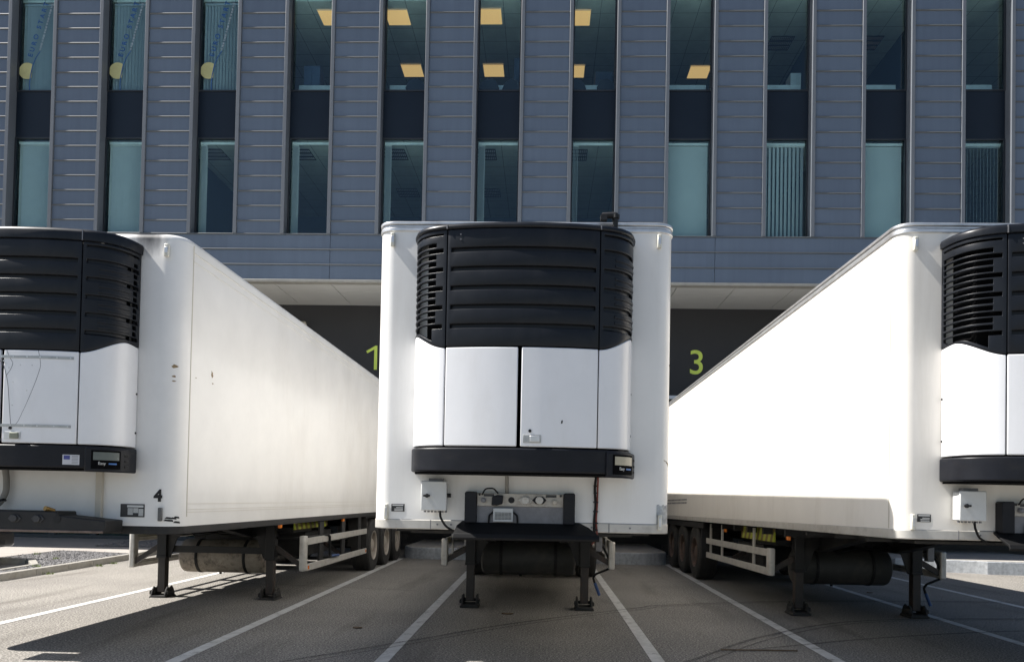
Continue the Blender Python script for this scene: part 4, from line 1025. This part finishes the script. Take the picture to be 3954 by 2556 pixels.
    for s in (-1, 1):
        MB().box(s*1.075-.012, s*1.075+.012, 4.22, 5.95, 1.015, 1.195 if not left else 1.13).build('hazard_board', hazard, root)
        for y in (3.0, 6.25): MB().box(s*1.27-.02, s*1.27+.02, y-.035, y+.035, 1.085, 1.135).build('side_lamp', amber, root, bevel=.008)
        # side guard
        gx = 1.245 if left else 1.155; gz0 = .43 if left else .56; gy = 4.06
        gp = MB().prism([(s*(gx-.045), gy), (s*(gx+.02), gy), (s*(gx+.045), gy+.025), (s*(gx+.045), gy+.13), (s*(gx-.045), gy+.13)], 'z', gz0, .935)
        gp.build('guard_post', alu_dull, root, bevel=.02, seg=3)
        for z in ((.85, .476) if left else (.872, .615)):
            MB().box(s*(gx+.03)-.014, s*(gx+.03)+.014, gy+.132, 8.05, z-.05, z+.05).box(s*(gx+.012)-.006, s*(gx+.012)+.006, gy+.132, 8.05, z-.006, z+.006).build('guard_rail', alu_dull, root, bevel=.005)
        for y in ((5.05, 6.4, 7.6) if left else (5.0, 7.0, 7.9)): MB().box(s*(gx-.01)-.016, s*(gx-.01)+.016, y-(.11 if left else .03), y+(.11 if left else .03), gz0+.02, 1.19).build('guard_upright', alu_dull if not left else chassis, root, bevel=.004)
        for y in (4.13, 6.4): MB().add([(s*(gx-.03), y-.03, gz0+.04), (s*(gx-.03), y+.03, gz0+.04), (s*(gx-.03), y+.03, gz0+.12), (s*(gx-.03), y-.03, gz0+.12), (s*.5, y-.03, .95), (s*.5, y+.03, .95), (s*.5, y+.03, 1.03), (s*.5, y-.03, 1.03)], [(0, 1, 2, 3), (4, 7, 6, 5), (0, 4, 5, 1), (1, 5, 6, 2), (2, 6, 7, 3), (3, 7, 4, 0)]).build('guard_bracket', leg_rust, root)
        for y in ((4.24, 7.98) if left else ()): MB().box(s*(gx+.0455)-.002, s*(gx+.0455)+.003, y-.03, y+.03, .45, .50).build('reflector', amber, root)
        MB().box(s*.9, s*1.27, 8.12, 8.15, .55, 1.12).build('mud_flap', rubber, root)
    # axles and wheels
    AX = [8.95, 10.26, 11.57]
    for y in AX:
        MB().cyl((-1.0, y, .53), (1.0, y, .53), .07, 14).box(-.62, -.5, y-.5, y+.3, .62, .72).box(.5, .62, y-.5, y+.3, .62, .72).cyl((-.56, y+.15, .7), (-.56, y+.15, .93), .12, 14).cyl((.56, y+.15, .7), (.56, y+.15, .93), .12, 14).build('axle', chassis, root)
        for s in (-1, 1):
            w = MB().lathe([(.29, -.17), (.34, -.185), (.44, -.192), (.50, -.18), (.525, -.15), (.53, -.085), (.522, -.084), (.522, -.072), (.53, -.071), (.53, -.006), (.522, -.005), (.522, .005), (.53, .006), (.53, .071), (.522, .072), (.522, .084), (.53, .085), (.525, .15), (.50, .18), (.44, .192), (.34, .185), (.29, .17), (.285, .1), (.285, -.1), (.29, -.17)], (s*1.06, y, .53), (s, 0, 0), 44).build('wheel', rubber, root, angle=30)
            rm = MB().lathe([(.284, -.15), (.284, .165), (.297, .182), (.290, .184), (.268, .165), (.262, .06), (.235, .03), (.20, .05), (.15, .055), (.13, .09), (.125, .14), (.10, .155), (0, .157)], (s*1.06, y, .53), (s, 0, 0), 36)
            for k in range(10):
                a = .628*k; c_, n_ = .172*math.cos(a), .172*math.sin(a)
                rm.cyl((s*(1.06+.05), y+c_, .53+n_), (s*(1.06+.085), y+c_, .53+n_), .014, 6)
            rm.build('rim', rim_pale if left else rim_rust, w, angle=30)
    # air lines slung under the chassis
    for x, dzz in ((-.30, .0), (.22, .03), (.34, -.02)):
        MB().tube([(x, 4.3, .98), (x+.03, 5.2, .86+dzz), (x-.02, 6.3, .93+dzz), (x+.04, 7.4, .84+dzz), (x, 8.6, .95), (x*1.3, 8.9, .72)], .014, 8).build('air_line', hose_bl, root)
    for s in (-1, 1): MB().tube([(s*.45, LY+.02, 1.02), (s*.30, LY-.06, .92+.03*s), (0, LY-.02, .96), (-s*.1, LY+.5, 1.0)], .011, 8).build('air_line', hose_bl, root)
    # rear: mudguard strip, buffers, underrun bar
    MB().box(-1.2, 1.2, 13.2, 13.3, .45, .55).box(-.55, -.47, 13.1, 13.2, .5, 1.1).box(.47, .55, 13.1, 13.2, .5, 1.1).build('underrun_bar', chassis, root)
    if tilt:                                     # stands nose-high on its legs
        for o in list(root.children_recursive):
            if o.type == 'MESH' and o.name.split('.')[0] not in ('wheel', 'rim', 'axle', 'landing_leg', 'inner_leg', 'foot', 'leg_gusset'):
                for v in o.data.vertices: v.co.z -= tilt*v.co.y
    return root

trailer('left', -4.668, 7.212, 'white refrigerated trailer marked 4, with a cracked hatch, at the left', -.022)
trailer('mid', -.195, 6.926, 'white refrigerated trailer in the middle, seen head-on with a black louvred cooling unit')
trailer('right', 4.325, 6.952, 'white refrigerated trailer at the right, its long side in full sun', 0, .009, .0095)
